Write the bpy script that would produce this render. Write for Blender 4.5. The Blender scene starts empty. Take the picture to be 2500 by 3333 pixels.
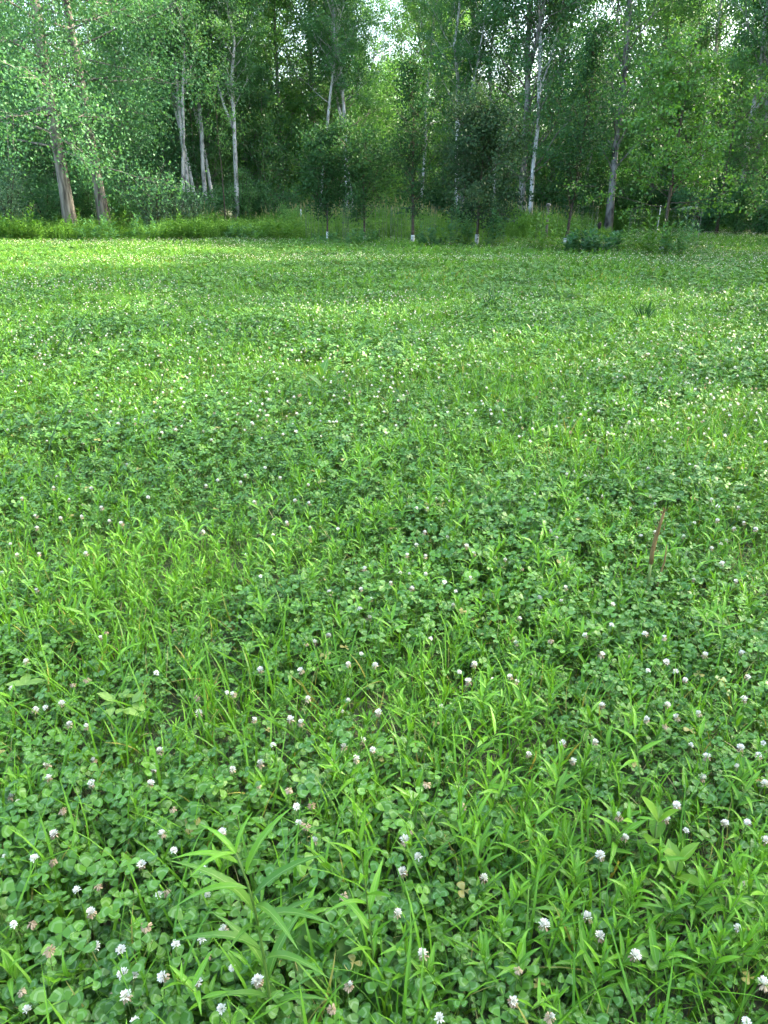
import bpy, math
import numpy as np
from mathutils import Vector, Matrix

# ------------------------------------------------------------------ camera, sky, sun, exposure
SC = bpy.context.scene
COL = SC.collection
PITCH, HC, FPX = math.radians(23.0), 1.5, 2416.0          # phone held at chest height, tipped down
cam = bpy.data.cameras.new('camera')
cam.sensor_fit = 'VERTICAL'; cam.sensor_height = 36.0; cam.lens = 36.0*FPX/3333.0
cam.clip_start = 0.02; cam.clip_end = 2000
camo = bpy.data.objects.new('camera', cam); COL.objects.link(camo)
camo.location = (0, 0, HC); camo.rotation_euler = (math.pi/2-PITCH, 0, 0)
SC.camera = camo
SUN_AZ, SUN_EL = math.radians(74), math.radians(35)
world = bpy.data.worlds.new('World'); SC.world = world; world.use_nodes = True
wn = world.node_tree.nodes
sky = wn.new('ShaderNodeTexSky'); sky.sky_type = 'NISHITA'; sky.sun_disc = False
sky.sun_elevation = SUN_EL; sky.sun_rotation = SUN_AZ
sky.air_density = 1.0; sky.dust_density = 3.5; sky.ozone_density = 0.6
world.node_tree.links.new(sky.outputs[0], wn['Background'].inputs[0])
wn['Background'].inputs[1].default_value = 0.15
S = Vector((math.cos(SUN_EL)*math.sin(SUN_AZ), math.cos(SUN_EL)*math.cos(SUN_AZ), math.sin(SUN_EL)))
sl = bpy.data.lights.new('sun', 'SUN'); sl.energy = 2.9; sl.angle = math.radians(0.53); sl.color = (1.0, 0.90, 0.70)
so = bpy.data.objects.new('sun', sl); COL.objects.link(so); so.rotation_euler = S.to_track_quat('Z', 'Y').to_euler()
vs = SC.view_settings
vs.view_transform = 'Standard'; vs.look = 'None'; vs.gamma = 1; vs.use_curve_mapping = False
vs.exposure = 3.18
SC.render.engine = 'CYCLES'
cy = SC.cycles
cy.max_bounces = 5; cy.diffuse_bounces = 2; cy.glossy_bounces = 1; cy.transmission_bounces = 4; cy.transparent_max_bounces = 8
cy.use_adaptive_sampling = True; cy.adaptive_threshold = 0.025
cy.use_denoising = True
cy.sample_clamp_indirect = 8

RNG = np.random.default_rng(7)
PI = math.pi

# ------------------------------------------------------------------ helpers
def pix(px, py, z=0.0):
    """point at height z on the ray of a photograph pixel: used to find where a thing stands"""
    u = (px-1250.0)/FPX; v = (1666.5-py)/FPX
    d = np.array([u, math.cos(PITCH)+v*math.sin(PITCH), -math.sin(PITCH)+v*math.cos(PITCH)])
    t = (z-HC)/d[2]
    return np.array([d[0]*t, d[1]*t, z])

def pixy(px, py, Y):
    """point on the ray of a photograph pixel at distance Y ahead"""
    u = (px-1250.0)/FPX; v = (1666.5-py)/FPX
    d = np.array([u, math.cos(PITCH)+v*math.sin(PITCH), -math.sin(PITCH)+v*math.cos(PITCH)])
    t = Y/d[1]
    return np.array([d[0]*t, Y, HC+d[2]*t])

def unit(a): return a/np.maximum(np.linalg.norm(a, axis=-1, keepdims=True), 1e-9)

def frames(y, z):
    """rotation matrices whose columns are x, y(axis), z(normal)"""
    y = unit(y); x = unit(np.cross(y, z)); z = np.cross(x, y)
    return np.stack([x, y, z], axis=-1)

class MB:
    """collects quads, with the vector attribute leaf = (tint, along, across)"""
    def __init__(s): s.V = []; s.F = []; s.A = []; s.M = []; s.n = 0
    def add(s, V, F, A=None, m=0):
        V = np.asarray(V, float).reshape(-1, 3); F = np.asarray(F, int).reshape(-1, 4)
        if A is None: A = np.full((len(V), 3), 0.5)
        s.V.append(V); s.F.append(F+s.n); s.A.append(A); s.M.append(np.full(len(F), m)); s.n += len(V)
    def bulk(s, T, M, loc, sc, tint, m=0):
        n = len(loc)
        if n == 0: return
        sc = np.asarray(sc, float)
        if sc.ndim == 1: sc = sc[:, None].repeat(3, 1)
        V = np.einsum('nij,nkj->nki', M, T['V'][None]*sc[:, None, :])+np.asarray(loc)[:, None, :]
        k = len(T['V'])
        F = T['F'][None]+(np.arange(n)*k)[:, None, None]
        A = np.empty((n, k, 3)); A[:, :, 0] = np.asarray(tint)[:, None]; A[:, :, 1:] = T['A'][None]
        s.add(V.reshape(-1, 3), F.reshape(-1, 4), A.reshape(-1, 3), m)
    def prisms(s, p0, p1, r0, r1, tint=0.5, m=0, sides=3):
        p0 = np.asarray(p0, float); p1 = np.asarray(p1, float); n = len(p0)
        d = unit(p1-p0); ref = np.where(np.abs(d[:, 2:3]) > .9, [[1., 0, 0]], [[0, 0, 1.]])
        x = unit(np.cross(d, ref)); y = np.cross(d, x)
        a = np.arange(sides)*2*PI/sides
        ring = np.cos(a)[None, :, None]*x[:, None]+np.sin(a)[None, :, None]*y[:, None]
        r0 = np.broadcast_to(r0, (n,)); r1 = np.broadcast_to(r1, (n,))
        V = np.concatenate([p0[:, None]+ring*r0[:, None, None], p1[:, None]+ring*r1[:, None, None]], 1)
        i = np.arange(sides); j = (i+1) % sides
        F = np.stack([i, j, j+sides, i+sides], -1)[None]+(np.arange(n)*2*sides)[:, None, None]
        A = np.zeros((V.shape[0]*V.shape[1], 3)); A[:, 0] = np.repeat(np.broadcast_to(tint, (n,)), 2*sides); A[:, 1] = .5
        s.add(V.reshape(-1, 3), F.reshape(-1, 4), A, m)
    def tube(s, P, R, sides=8, m=0, tint=.5, jit=0, rng=None):
        P = np.asarray(P, float); n = len(P); R = np.broadcast_to(R, (n,)).astype(float)
        d = unit(np.gradient(P, axis=0)); x = np.zeros((n, 3)); ref = np.array([1., .13, .07])
        x = unit(np.cross(d, np.cross(ref, d))); y = np.cross(d, x)
        a = np.arange(sides)*2*PI/sides
        rr = R[:, None]*(1+(jit*rng.standard_normal((n, sides)) if jit else 0))
        V = P[:, None]+rr[..., None]*(np.cos(a)[None, :, None]*x[:, None]+np.sin(a)[None, :, None]*y[:, None])
        i = np.arange(sides); j = (i+1) % sides
        F = (np.stack([i, j, j+sides, i+sides], -1)[None]+(np.arange(n-1)*sides)[:, None, None]).reshape(-1, 4)
        if sides == 4: caps = [[3, 2, 1, 0], [(n-1)*4, (n-1)*4+1, (n-1)*4+2, (n-1)*4+3]]
        elif sides == 8:
            o = (n-1)*8; caps = [[0, 7, 6, 5], [0, 5, 4, 3], [0, 3, 2, 1], [o, o+1, o+2, o+3], [o, o+3, o+4, o+5], [o, o+5, o+6, o+7]]
        else: caps = []
        if caps: F = np.concatenate([F, np.array(caps)])
        A = np.zeros((n*sides, 3)); A[:, 0] = tint; A[:, 1] = np.repeat(np.linspace(0, 1, n), sides)
        s.add(V.reshape(-1, 3), F, A, m)
    def mesh(s, name, mats, smooth=True):
        V = np.concatenate(s.V); F = np.concatenate(s.F); A = np.concatenate(s.A); mi = np.concatenate(s.M)
        me = bpy.data.meshes.new(name); nf = len(F)
        me.vertices.add(len(V)); me.vertices.foreach_set('co', V.astype(np.float32).ravel())
        me.loops.add(nf*4); me.loops.foreach_set('vertex_index', F.astype(np.int32).ravel())
        me.polygons.add(nf); me.polygons.foreach_set('loop_start', np.arange(0, nf*4, 4, dtype=np.int32))
        me.polygons.foreach_set('material_index', mi.astype(np.int32))
        me.polygons.foreach_set('use_smooth', np.full(nf, smooth))
        at = me.attributes.new('leaf', 'FLOAT_VECTOR', 'POINT'); at.data.foreach_set('vector', A.astype(np.float32).ravel())
        for m in (mats if isinstance(mats, (list, tuple)) else [mats]): me.materials.append(m)
        me.update(calc_edges=True)
        return me

def link(name, data, parent=None, loc=(0, 0, 0), rz=0.0, sc=None):
    o = bpy.data.objects.new(name, data); COL.objects.link(o)
    o.location = [float(q) for q in loc]; o.rotation_euler = (0, 0, float(rz))
    if sc is not None: o.scale = (sc, sc, sc) if not hasattr(sc, '__len__') else sc
    if parent: o.parent = parent
    return o

def tag(o, label, cat, group=None, kind=None):
    o['label'] = label; o['category'] = cat
    if group: o['group'] = group
    if kind: o['kind'] = kind
    return o

def thing(name, label, cat, loc=(0, 0, 0), rz=0.0, group=None, sc=None):
    return tag(link(name, None, None, loc, rz, sc), label, cat, group)

def stuff(name, data, label, cat):
    return tag(link(name, data), label, cat, None, 'stuff')

# ------------------------------------------------------------------ materials
def nodes(name):
    m = bpy.data.materials.new(name); m.use_nodes = True
    nt = m.node_tree; nt.nodes.clear()
    return m, nt, nt.nodes, nt.links

def N(nt, t, **kw):
    n = nt.nodes.new(t)
    for k, v in kw.items(): setattr(n, k, v)
    return n

def math_(nt, op, a, b=None, clamp=False):
    n = N(nt, 'ShaderNodeMath', operation=op, use_clamp=clamp)
    for i, v in enumerate((a, b)):
        if v is None: continue
        if isinstance(v, (int, float)): n.inputs[i].default_value = v
        else: nt.links.new(v, n.inputs[i])
    return n.outputs[0]

def mixc(nt, f, a, b):
    n = N(nt, 'ShaderNodeMix', data_type='RGBA')
    for i, v in ((0, f), (6, a), (7, b)):
        if isinstance(v, (int, float)): n.inputs[i].default_value = v
        elif isinstance(v, tuple): n.inputs[i].default_value = (*v, 1)
        else: nt.links.new(v, n.inputs[i])
    return n.outputs[2]

def leafmat(name, c0, c1, trans=.4, rough=.45, spec=.35, rnd=.35, vein=0.0, mark=0.0, tmul=(1.5, 1.35, .45), blotch=0.0, old=0.0):
    m, nt, nn, L = nodes(name)
    at = N(nt, 'ShaderNodeAttribute', attribute_name='leaf')
    sp = N(nt, 'ShaderNodeSeparateXYZ'); L.new(at.outputs['Vector'], sp.inputs[0])
    oi = N(nt, 'ShaderNodeObjectInfo')
    f = math_(nt, 'ADD', math_(nt, 'MULTIPLY', sp.outputs[0], 1-rnd), math_(nt, 'MULTIPLY', oi.outputs['Random'], rnd), True)
    col = mixc(nt, f, c0, c1)
    aw = math_(nt, 'ABSOLUTE', sp.outputs[2])
    if old: col = mixc(nt, math_(nt, 'MULTIPLY', math_(nt, 'GREATER_THAN', sp.outputs[0], old), .85), col, (.30, .26, .07))
    if vein:
        v = math_(nt, 'MULTIPLY', math_(nt, 'LESS_THAN', aw, .10), vein)
        col = mixc(nt, v, col, (.32, .46, .16))
    if mark:      # pale chevron of a clover leaflet
        q = math_(nt, 'ABSOLUTE', math_(nt, 'SUBTRACT', math_(nt, 'ADD', sp.outputs[1], math_(nt, 'MULTIPLY', aw, .22)), .62))
        v = math_(nt, 'MULTIPLY', math_(nt, 'LESS_THAN', q, .07), mark)
        col = mixc(nt, v, col, (.30, .42, .26))
    if blotch:    # brown scorched spots
        tc = N(nt, 'ShaderNodeTexCoord'); nz = N(nt, 'ShaderNodeTexNoise'); nz.inputs['Scale'].default_value = 5
        L.new(tc.outputs['Object'], nz.inputs['Vector'])
        v = math_(nt, 'MULTIPLY', math_(nt, 'GREATER_THAN', nz.outputs[0], .69), blotch)
        col = mixc(nt, v, col, (.22, .13, .05))
    p = N(nt, 'ShaderNodeBsdfPrincipled'); L.new(col, p.inputs['Base Color'])
    p.inputs['Roughness'].default_value = rough; p.inputs['Specular IOR Level'].default_value = spec
    tr = N(nt, 'ShaderNodeBsdfTranslucent')
    mu = N(nt, 'ShaderNodeMix', data_type='RGBA', blend_type='MULTIPLY'); mu.inputs[0].default_value = 1
    L.new(col, mu.inputs[6]); mu.inputs[7].default_value = (*tmul, 1)
    L.new(mu.outputs[2], tr.inputs[0])
    mx = N(nt, 'ShaderNodeMixShader'); mx.inputs[0].default_value = trans
    L.new(p.outputs[0], mx.inputs[1]); L.new(tr.outputs[0], mx.inputs[2])
    o = N(nt, 'ShaderNodeOutputMaterial'); L.new(mx.outputs[0], o.inputs[0])
    return m

def solidmat(name, c0, c1, scale=20, stretch=(1, 1, 1), rough=.8, bump=.0, spec=.2, detail=5, thr=None):
    m, nt, nn, L = nodes(name)
    tc = N(nt, 'ShaderNodeTexCoord'); mp = N(nt, 'ShaderNodeMapping'); mp.inputs['Scale'].default_value = stretch
    L.new(tc.outputs['Object'], mp.inputs['Vector'])
    nz = N(nt, 'ShaderNodeTexNoise'); nz.inputs['Scale'].default_value = scale; nz.inputs['Detail'].default_value = detail
    L.new(mp.outputs[0], nz.inputs['Vector'])
    cr = N(nt, 'ShaderNodeMapRange'); lo, hi = thr or (.35, .65)
    cr.inputs[1].default_value = lo; cr.inputs[2].default_value = hi
    L.new(nz.outputs[0], cr.inputs[0])
    col = mixc(nt, cr.outputs[0], c0, c1)
    p = N(nt, 'ShaderNodeBsdfPrincipled'); L.new(col, p.inputs['Base Color'])
    p.inputs['Roughness'].default_value = rough; p.inputs['Specular IOR Level'].default_value = spec
    if bump:
        b = N(nt, 'ShaderNodeBump'); b.inputs['Strength'].default_value = bump; b.inputs['Distance'].default_value = .03
        L.new(nz.outputs[0], b.inputs['Height']); L.new(b.outputs[0], p.inputs['Normal'])
    o = N(nt, 'ShaderNodeOutputMaterial'); L.new(p.outputs[0], o.inputs[0])
    return m

M_clover = leafmat('clover_leaf_green', (.031, .108, .010), (.092, .232, .020), .18, .42, .27, .25, mark=.20, old=1.5)
M_stem = leafmat('soft_stem_green', (.07, .14, .02), (.13, .22, .045), .2, .5, .3, .3)
M_lance = leafmat('lance_leaf_green', (.057, .178, .010), (.138, .330, .018), .25, .40, .29, .35, vein=.3)
M_lance_hero = leafmat('lance_leaf_scorched', (.050, .152, .018), (.105, .240, .028), .28, .42, .26, .3, vein=.3, blotch=.8)
M_grass = leafmat('grass_blade_green', (.055, .172, .010), (.134, .310, .018), .28, .42, .28, .35, old=.965)
M_broad = leafmat('broad_leaf_green', (.026, .090, .008), (.066, .172, .014), .30, .45, .28, .35, vein=.28)
M_milk = leafmat('milkweed_leaf_green', (.065, .18, .035), (.115, .26, .05), .38, .5, .3, .3, vein=.6)
M_pale = leafmat('young_pale_leaf', (.14, .26, .05), (.21, .35, .07), .4, .5, .3, .3, vein=.3)
M_bright = leafmat('young_bright_leaf', (.11, .26, .025), (.17, .33, .035), .42, .4, .35, .3, vein=.4)
M_tall = leafmat('tall_weed_green', (.052, .145, .02), (.125, .265, .036), .38, .5, .3, .4, tmul=(1.3, 1.35, .5))
M_plume = leafmat('dry_grass_plume', (.30, .29, .12), (.42, .40, .20), .3, .7, .2, .4)
M_white = leafmat('clover_petal_white', (.64, .63, .52), (.84, .83, .73), .22, .6, .25, .3, tmul=(1, 1, .95))
M_brown = leafmat('withered_petal_brown', (.20, .135, .07), (.50, .42, .27), .22, .75, .15, .3, tmul=(1.1, .9, .6))
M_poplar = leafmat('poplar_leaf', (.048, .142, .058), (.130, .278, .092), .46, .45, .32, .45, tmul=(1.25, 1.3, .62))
M_poplar_y = leafmat('poplar_leaf_painted_sunlit', (.078, .205, .065), (.175, .345, .100), .50, .45, .3, .45, tmul=(1.25, 1.3, .62))  # lighter copy of the poplar leaf, sunlight put into its colour
M_cotton = leafmat('cottonwood_leaf', (.037, .122, .060), (.105, .242, .094), .40, .5, .22, .4, tmul=(1.25, 1.3, .62))
M_olive = leafmat('silvery_shrub_leaf', (.065, .145, .075), (.125, .23, .11), .3, .5, .4, .4, tmul=(1.25, 1.3, .62))
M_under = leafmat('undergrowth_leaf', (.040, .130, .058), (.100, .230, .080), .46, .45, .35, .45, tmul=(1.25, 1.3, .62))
M_sap = leafmat('young_tree_leaf', (.020, .066, .024), (.048, .118, .034), .34, .6, .15, .4, tmul=(1.25, 1.3, .62))
M_sapdark = leafmat('dark_young_tree_leaf', (.024, .062, .028), (.052, .100, .040), .33, .6, .15, .4, tmul=(1.1, 1.15, .65))
M_sapbright = leafmat('bright_young_tree_leaf', (.042, .132, .026), (.100, .230, .040), .40, .42, .4, .35, tmul=(1.25, 1.3, .55))
M_bark = solidmat('furrowed_bark', (.065, .06, .05), (.27, .245, .205), 9, (1, 1, .16), .95, .9, .1, 8)
M_pale_bark = solidmat('pale_poplar_bark', (.06, .058, .052), (.23, .225, .21), 7, (1, 1, .45), .8, .35, .2, 8, (.36, .56))
M_bare_bark = solidmat('bare_white_bark', (.16, .155, .14), (.46, .455, .43), 6, (1, 1, .5), .75, .3, .2, 8, (.34, .54))
M_grey_bark = solidmat('grey_bark', (.085, .078, .066), (.25, .235, .20), 8, (1, 1, .3), .9, .5, .15, 7)
M_twig = solidmat('dark_twig_bark', (.030, .026, .020), (.085, .070, .050), 30, (1, 1, .4), .9, .3, .15)
M_wood = solidmat('bleached_dead_wood', (.30, .26, .20), (.58, .52, .42), 12, (1, 1, .3), .9, .4)
M_deadstalk = solidmat('dry_brown_stalk', (.05, .032, .012), (.20, .135, .05), 60, (1, 1, .15), .85, .4)
M_greenstalk = solidmat('green_hollow_stalk', (.11, .17, .04), (.20, .25, .07), 50, (1, 1, .2), .6, .2)
M_wiry = solidmat('dark_wiry_stem', (.03, .075, .03), (.06, .12, .045), 40, (1, 1, .3), .7)
M_guard = solidmat('white_tree_guard_plastic', (.26, .29, .27), (.58, .60, .58), 9, (1, 1, 1.2), .5, .15, .4)
M_wire = solidmat('weathered_fence_wire', (.06, .075, .065), (.12, .135, .12), 30, rough=.6, spec=.4)
M_dark = solidmat('dark_lump', (.012, .010, .010), (.03, .02, .02), 40, rough=.8)
M_post = solidmat('grey_weathered_post', (.10, .10, .085), (.22, .21, .18), 20, (1, 1, .2), .9, .4)

def groundmat():
    m, nt, nn, L = nodes('meadow_soil_and_thatch')
    tc = N(nt, 'ShaderNodeTexCoord')
    a = N(nt, 'ShaderNodeTexNoise'); a.inputs['Scale'].default_value = 55; a.inputs['Detail'].default_value = 8
    b = N(nt, 'ShaderNodeTexNoise'); b.inputs['Scale'].default_value = 1.3; b.inputs['Detail'].default_value = 4
    for q in (a, b): L.new(tc.outputs['Object'], q.inputs['Vector'])
    ra = N(nt, 'ShaderNodeMapRange'); ra.inputs[1].default_value = .35; ra.inputs[2].default_value = .7; L.new(a.outputs[0], ra.inputs[0])
    c = mixc(nt, ra.outputs[0], (.030, .026, .016), (.115, .095, .055))
    rb = N(nt, 'ShaderNodeMapRange'); rb.inputs[1].default_value = .4; rb.inputs[2].default_value = .6; L.new(b.outputs[0], rb.inputs[0])
    c = mixc(nt, math_(nt, 'ADD', math_(nt, 'MULTIPLY', rb.outputs[0], .4), .3), c, (.045, .085, .018))
    p = N(nt, 'ShaderNodeBsdfPrincipled'); L.new(c, p.inputs['Base Color']); p.inputs['Roughness'].default_value = .95
    bp = N(nt, 'ShaderNodeBump'); bp.inputs['Strength'].default_value = .6; bp.inputs['Distance'].default_value = .02
    L.new(a.outputs[0], bp.inputs['Height']); L.new(bp.outputs[0], p.inputs['Normal'])
    o = N(nt, 'ShaderNodeOutputMaterial'); L.new(p.outputs[0], o.inputs[0])
    return m
M_ground = groundmat()

# ------------------------------------------------------------------ leaf shapes (axis +Y, normal +Z, unit length)
def blade_T(us, ws, zs, fold=.2, rows=2, wav=None):
    us, ws, zs = map(np.asarray, (us, ws, zs)); n = len(us); V = []; A = []
    for i in range(n):
        k = 0 if wav is None else wav[i]
        if rows == 2:
            V += [(-ws[i], us[i], zs[i]+fold*ws[i]+k), (0, us[i], zs[i]), (ws[i], us[i], zs[i]+fold*ws[i]-k)]
            A += [(i/(n-1), -1), (i/(n-1), 0), (i/(n-1), 1)]
        else:
            V += [(-ws[i], us[i], zs[i]), (ws[i], us[i], zs[i])]; A += [(i/(n-1), -1), (i/(n-1), 1)]
    r = rows+1; F = []
    for i in range(n-1):
        for j in range(rows): F.append((i*r+j, i*r+j+1, (i+1)*r+j+1, (i+1)*r+j))
    return dict(V=np.array(V, float), F=np.array(F), A=np.array(A, float))

def lance_T(w=.09, curl=.25, segs=6, fold=.35, tipdown=0.0, peak=.75):
    u = np.linspace(0, 1, segs+1); ws = w*np.sin(PI*np.clip(u, 0.02, 1)**peak)**.85; ws[0] = w*.18; ws[-1] = w*.02
    zs = -curl*u**2-tipdown*u**4
    y = u*(1-.25*(curl+tipdown)*u)
    return blade_T(y, ws, zs, fold)

LANCE = [lance_T(w, c, 6, f, t) for w, c, f, t in ((.085, .12, .45, 0), (.075, .28, .4, .1), (.095, .05, .5, .05), (.08, .42, .35, .2), (.07, -.10, .5, .1))]
LANCE_LO = [lance_T(w, c, 3, f) for w, c, f in ((.10, .15, .4), (.09, .3, .4))]
GRASS = [blade_T(np.linspace(0, 1, 6)*np.array([1, 1, .98, .95, .9, .84]), np.array([.012, .016, .015, .012, .008, .001])*k, -c*np.linspace(0, 1, 6)**2.2, 0, 1) for k, c in ((1, .1), (1.2, .35), (.9, .6), (1.5, .2))]
OVATE = lance_T(.26, .12, 6, .25, 0, .8)
OBOV = [blade_T([0, .25, .5, .75, .93, .96], [.04, .22, .38, .45, .30, .10], [0, .01, .015, 0, -.04, -.03], fd) for fd in (.10, .28, -.12)]
DANDE = []
for q in range(3):
    r_ = np.random.default_rng(40+q); u = np.linspace(0, 1, 21)
    w = .035+.125*np.sin(PI*np.clip(u, 0, 1)**1.6*.97); w = w*(1+.20*np.where(np.arange(21) % 2, 1, -1)*(u < .92)*(u > .08)*(.4+.6*r_.random(21))); w[-1] = .008; w[0] = .02
    DANDE.append(blade_T(u*(1-.22*u), w, .16*u-.55*u**2, .35, 2, np.convolve(.03*r_.standard_normal(21), np.ones(3)/3, 'same')))
RHOMB = dict(V=np.array([(0, 0, 0), (.42, .42, .06), (0, 1, -.04), (-.42, .42, .06)], float), F=np.array([(0, 1, 2, 3)]), A=np.array([(0, 0), (.5, 1), (1, 0), (.5, -1)], float))
NARROW = dict(V=np.array([(0, 0, 0), (.22, .45, .05), (0, 1, -.08), (-.22, .45, .05)], float), F=np.array([(0, 1, 2, 3)]), A=RHOMB['A'])

def rand_dirs(rng, n, tilt):
    """unit normals about +Z with a normal-distributed tilt (radians)"""
    t = np.abs(rng.normal(0, tilt, n)); a = rng.random(n)*2*PI
    return np.stack([np.sin(t)*np.cos(a), np.sin(t)*np.sin(a), np.cos(t)], -1)

# ------------------------------------------------------------------ ground cover clumps (instanced through geometry nodes: stuff)
def clover_leaf_into(mb, rng, base, top, size, nrm, tint, stem_r=.0007, m0=0, m1=1):
    n = len(base)
    az = rng.random(n)*2*PI
    ref = np.stack([np.cos(az), np.sin(az), np.zeros(n)], -1)
    for k in range(3):
        a = az+k*2*PI/3
        d = np.stack([np.cos(a), np.sin(a), np.zeros(n)], -1)
        d = unit(d-nrm*np.sum(d*nrm, -1, keepdims=True))
        el = rng.normal(.12, .22, n)[:, None]
        y = unit(d*np.cos(el)+nrm*np.sin(el)); z = unit(nrm*np.cos(el)-d*np.sin(el))
        z = unit(z+.12*rng.standard_normal((n, 3)))
        which = rng.integers(0, len(OBOV), n)
        for w in range(len(OBOV)):
            s_ = which == w
            mb.bulk(OBOV[w], frames(y[s_], z[s_]), top[s_], size[s_]*rng.uniform(.88, 1.1, s_.sum()), np.clip(tint[s_]+rng.normal(0, .08, s_.sum()), 0, 3), m0)
    mid = base*.45+top*.55+np.concatenate([rng.normal(0, .008, (n, 2)), np.zeros((n, 1))], 1)
    mb.prisms(base, mid, stem_r*1.2, stem_r, tint, m1); mb.prisms(mid, top, stem_r, stem_r*.9, tint, m1)

def clover_clump(rng, n, R, hm, hs, size, stem_r=.0008):
    mb = MB()
    r = R*np.sqrt(rng.random(n)); a = rng.random(n)*2*PI
    top = np.stack([r*np.cos(a), r*np.sin(a), np.clip(rng.normal(hm, hs, n), .025, None)], -1)
    base = top.copy(); base[:, 2] = 0; base[:, :2] = top[:, :2]*.8+rng.normal(0, .02, (n, 2))
    clover_leaf_into(mb, rng, base, top, size*rng.uniform(.5, 1.15, n), rand_dirs(rng, n, .48), np.where(rng.random(n) < .007, 2.0, np.clip(rng.normal(.5, .25, n), 0, 1)), stem_r)
    return mb.mesh('clover_clump', [M_clover, M_stem])

def grass_tuft(rng, n, R, h0, h1, tilt, wmul=1.0, mat=None):
    mb = MB()
    r = R*np.sqrt(rng.random(n)); a = rng.random(n)*2*PI
    base = np.stack([r*np.cos(a), r*np.sin(a), np.zeros(n)], -1)
    d = rand_dirs(rng, n, tilt); side = unit(np.cross(d, rng.standard_normal((n, 3)))); nz = np.cross(side, d)
    nz = np.where(nz[:, 2:3] < 0, -nz, nz)
    L = rng.uniform(h0, h1, n); w = rng.integers(0, len(GRASS), n); t = rng.random(n)
    for k in range(len(GRASS)):
        s_ = w == k
        sc = np.stack([L[s_]*wmul, L[s_], L[s_]], -1)
        mb.bulk(GRASS[k], frames(d[s_], nz[s_]), base[s_], sc, t[s_], 0)
    return mb.mesh('grass_tuft', [mat or M_grass])

def shoot_layout(rng, H, n, L, lean=.12, el0=.55, el1=1.32, h0=.12):
    """stem path and the leaves up it: position, axis, normal, size"""
    la = rng.random()*2*PI; ld = lean*H*np.array([math.cos(la), math.sin(la), 0])
    t = np.linspace(0, 1, 7); P = t[:, None]*np.array([0, 0, H])+(t**1.6)[:, None]*ld
    u = h0+(1-h0)*((np.arange(n)+.5)/n)**.8
    pos = np.stack([np.interp(u, t, P[:, k]) for k in range(3)], -1)
    az = rng.random()*6.28+np.arange(n)*2.399+rng.normal(0, .25, n)
    el = el0+(el1-el0)*u**1.5+rng.normal(0, .14, n)
    d = np.stack([np.cos(az)*np.cos(el), np.sin(az)*np.cos(el), np.sin(el)], -1)
    nz = np.stack([-np.cos(az)*np.sin(el), -np.sin(az)*np.sin(el), np.cos(el)], -1)+.15*rng.standard_normal((n, 3))
    sz = L*(.55+.6*np.sin(PI*np.clip(u*.9+.05, 0, 1)))*rng.uniform(.8, 1.15, n); sz[-2:] *= .7
    return P, pos, d, nz, sz, u

def shoot_mesh(rng, H, n, L, T=LANCE, mat=None, stem=None, r=.0016, name='lance_shoot', **kw):
    mb = MB(); P, pos, d, nz, sz, u = shoot_layout(rng, H, n, L, **kw)
    w = rng.integers(0, len(T), n); tn = np.clip(.25+.55*u+rng.normal(0, .12, n), 0, 1)
    for k in range(len(T)):
        s_ = w == k
        mb.bulk(T[k], frames(d[s_], nz[s_]), pos[s_], sz[s_], tn[s_], 0)
    mb.tube(P, np.linspace(r, r*.5, len(P)), 4, 1, .5)
    return mb.mesh(name, [mat or M_lance, stem or M_stem])

def rosette_mesh(rng, n, L, mat=None):
    mb = MB(); az = np.arange(n)*2.399+rng.normal(0, .3, n); el = rng.uniform(.25, 1.05, n)
    d = np.stack([np.cos(az)*np.cos(el), np.sin(az)*np.cos(el), np.sin(el)], -1)
    nz = np.stack([-np.cos(az)*np.sin(el), -np.sin(az)*np.sin(el), np.cos(el)], -1)
    w = rng.integers(0, 3, n)
    for k in range(3):
        s_ = w == k
        mb.bulk(DANDE[k], frames(d[s_], nz[s_]), np.zeros((s_.sum(), 3)), L*rng.uniform(.6, 1.1, s_.sum()), rng.random(s_.sum()), 0)
    return mb.mesh('rosette', [mat or M_broad])

def floret_dirs(n, lo, hi, rng):
    i = np.arange(n)+.5; c = math.cos(lo)+(math.cos(hi)-math.cos(lo))*i/n; ph = i*2.399
    s_ = np.sqrt(1-c*c); return np.stack([s_*np.cos(ph), s_*np.sin(ph), c], -1)+.14*rng.standard_normal((n, 3))
PETAL = blade_T([0, .35, .75, 1.0], [.05, .12, .17, .05], [0, .02, .06, .02], .5)
PETAL_LO = blade_T([0, .6, 1.0], [.10, .30, .12], [0, .03, .0], .4)

def flower_meshes(rng, fresh, r=.0084):
    """fresh florets above, withered ones hanging below; fresh = share of the head still white"""
    cut = PI*(.08+.72*fresh)
    a = None; b = None
    if fresh > .05:
        mb = MB(); n = int(16+34*fresh); d = unit(floret_dirs(n, 0.02, cut, rng))
        d2 = unit(d*np.array([1, 1, .8])+np.array([0, 0, .55]))
        z = unit(np.array([[0, 0, 1.]])-d2*d2[:, 2:3]+.02*rng.standard_normal((n, 3)))
        mb.bulk(PETAL, frames(d2, z), d*r*.28, r*rng.uniform(.8, 1.08, n), np.clip(rng.normal(.6, .25, n), 0, 1), 0)
        a = mb.mesh('flower_head', [M_white])
    if fresh < .9:
        mb = MB(); n = int(8+20*(1-fresh)); d = unit(floret_dirs(n, max(cut, .4), PI*.8, rng))
        d2 = unit(d*np.array([1, 1, .3])+np.array([0, 0, -.75])+.25*rng.standard_normal((n, 3)))
        z = unit(np.cross(np.cross(d2, np.array([[0, 0, 1.]])), d2)+.02*rng.standard_normal((n, 3)))
        mb.bulk(PETAL, frames(d2, z), d*r*.3, r*rng.uniform(.75, 1.15, n)*np.array([[.8], [1], [1]]).T.repeat(n, 0).T[0] if False else r*rng.uniform(.75, 1.15, n), rng.random(n), 0)
        b = mb.mesh('withered_florets', [M_brown])
    return a, b

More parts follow.
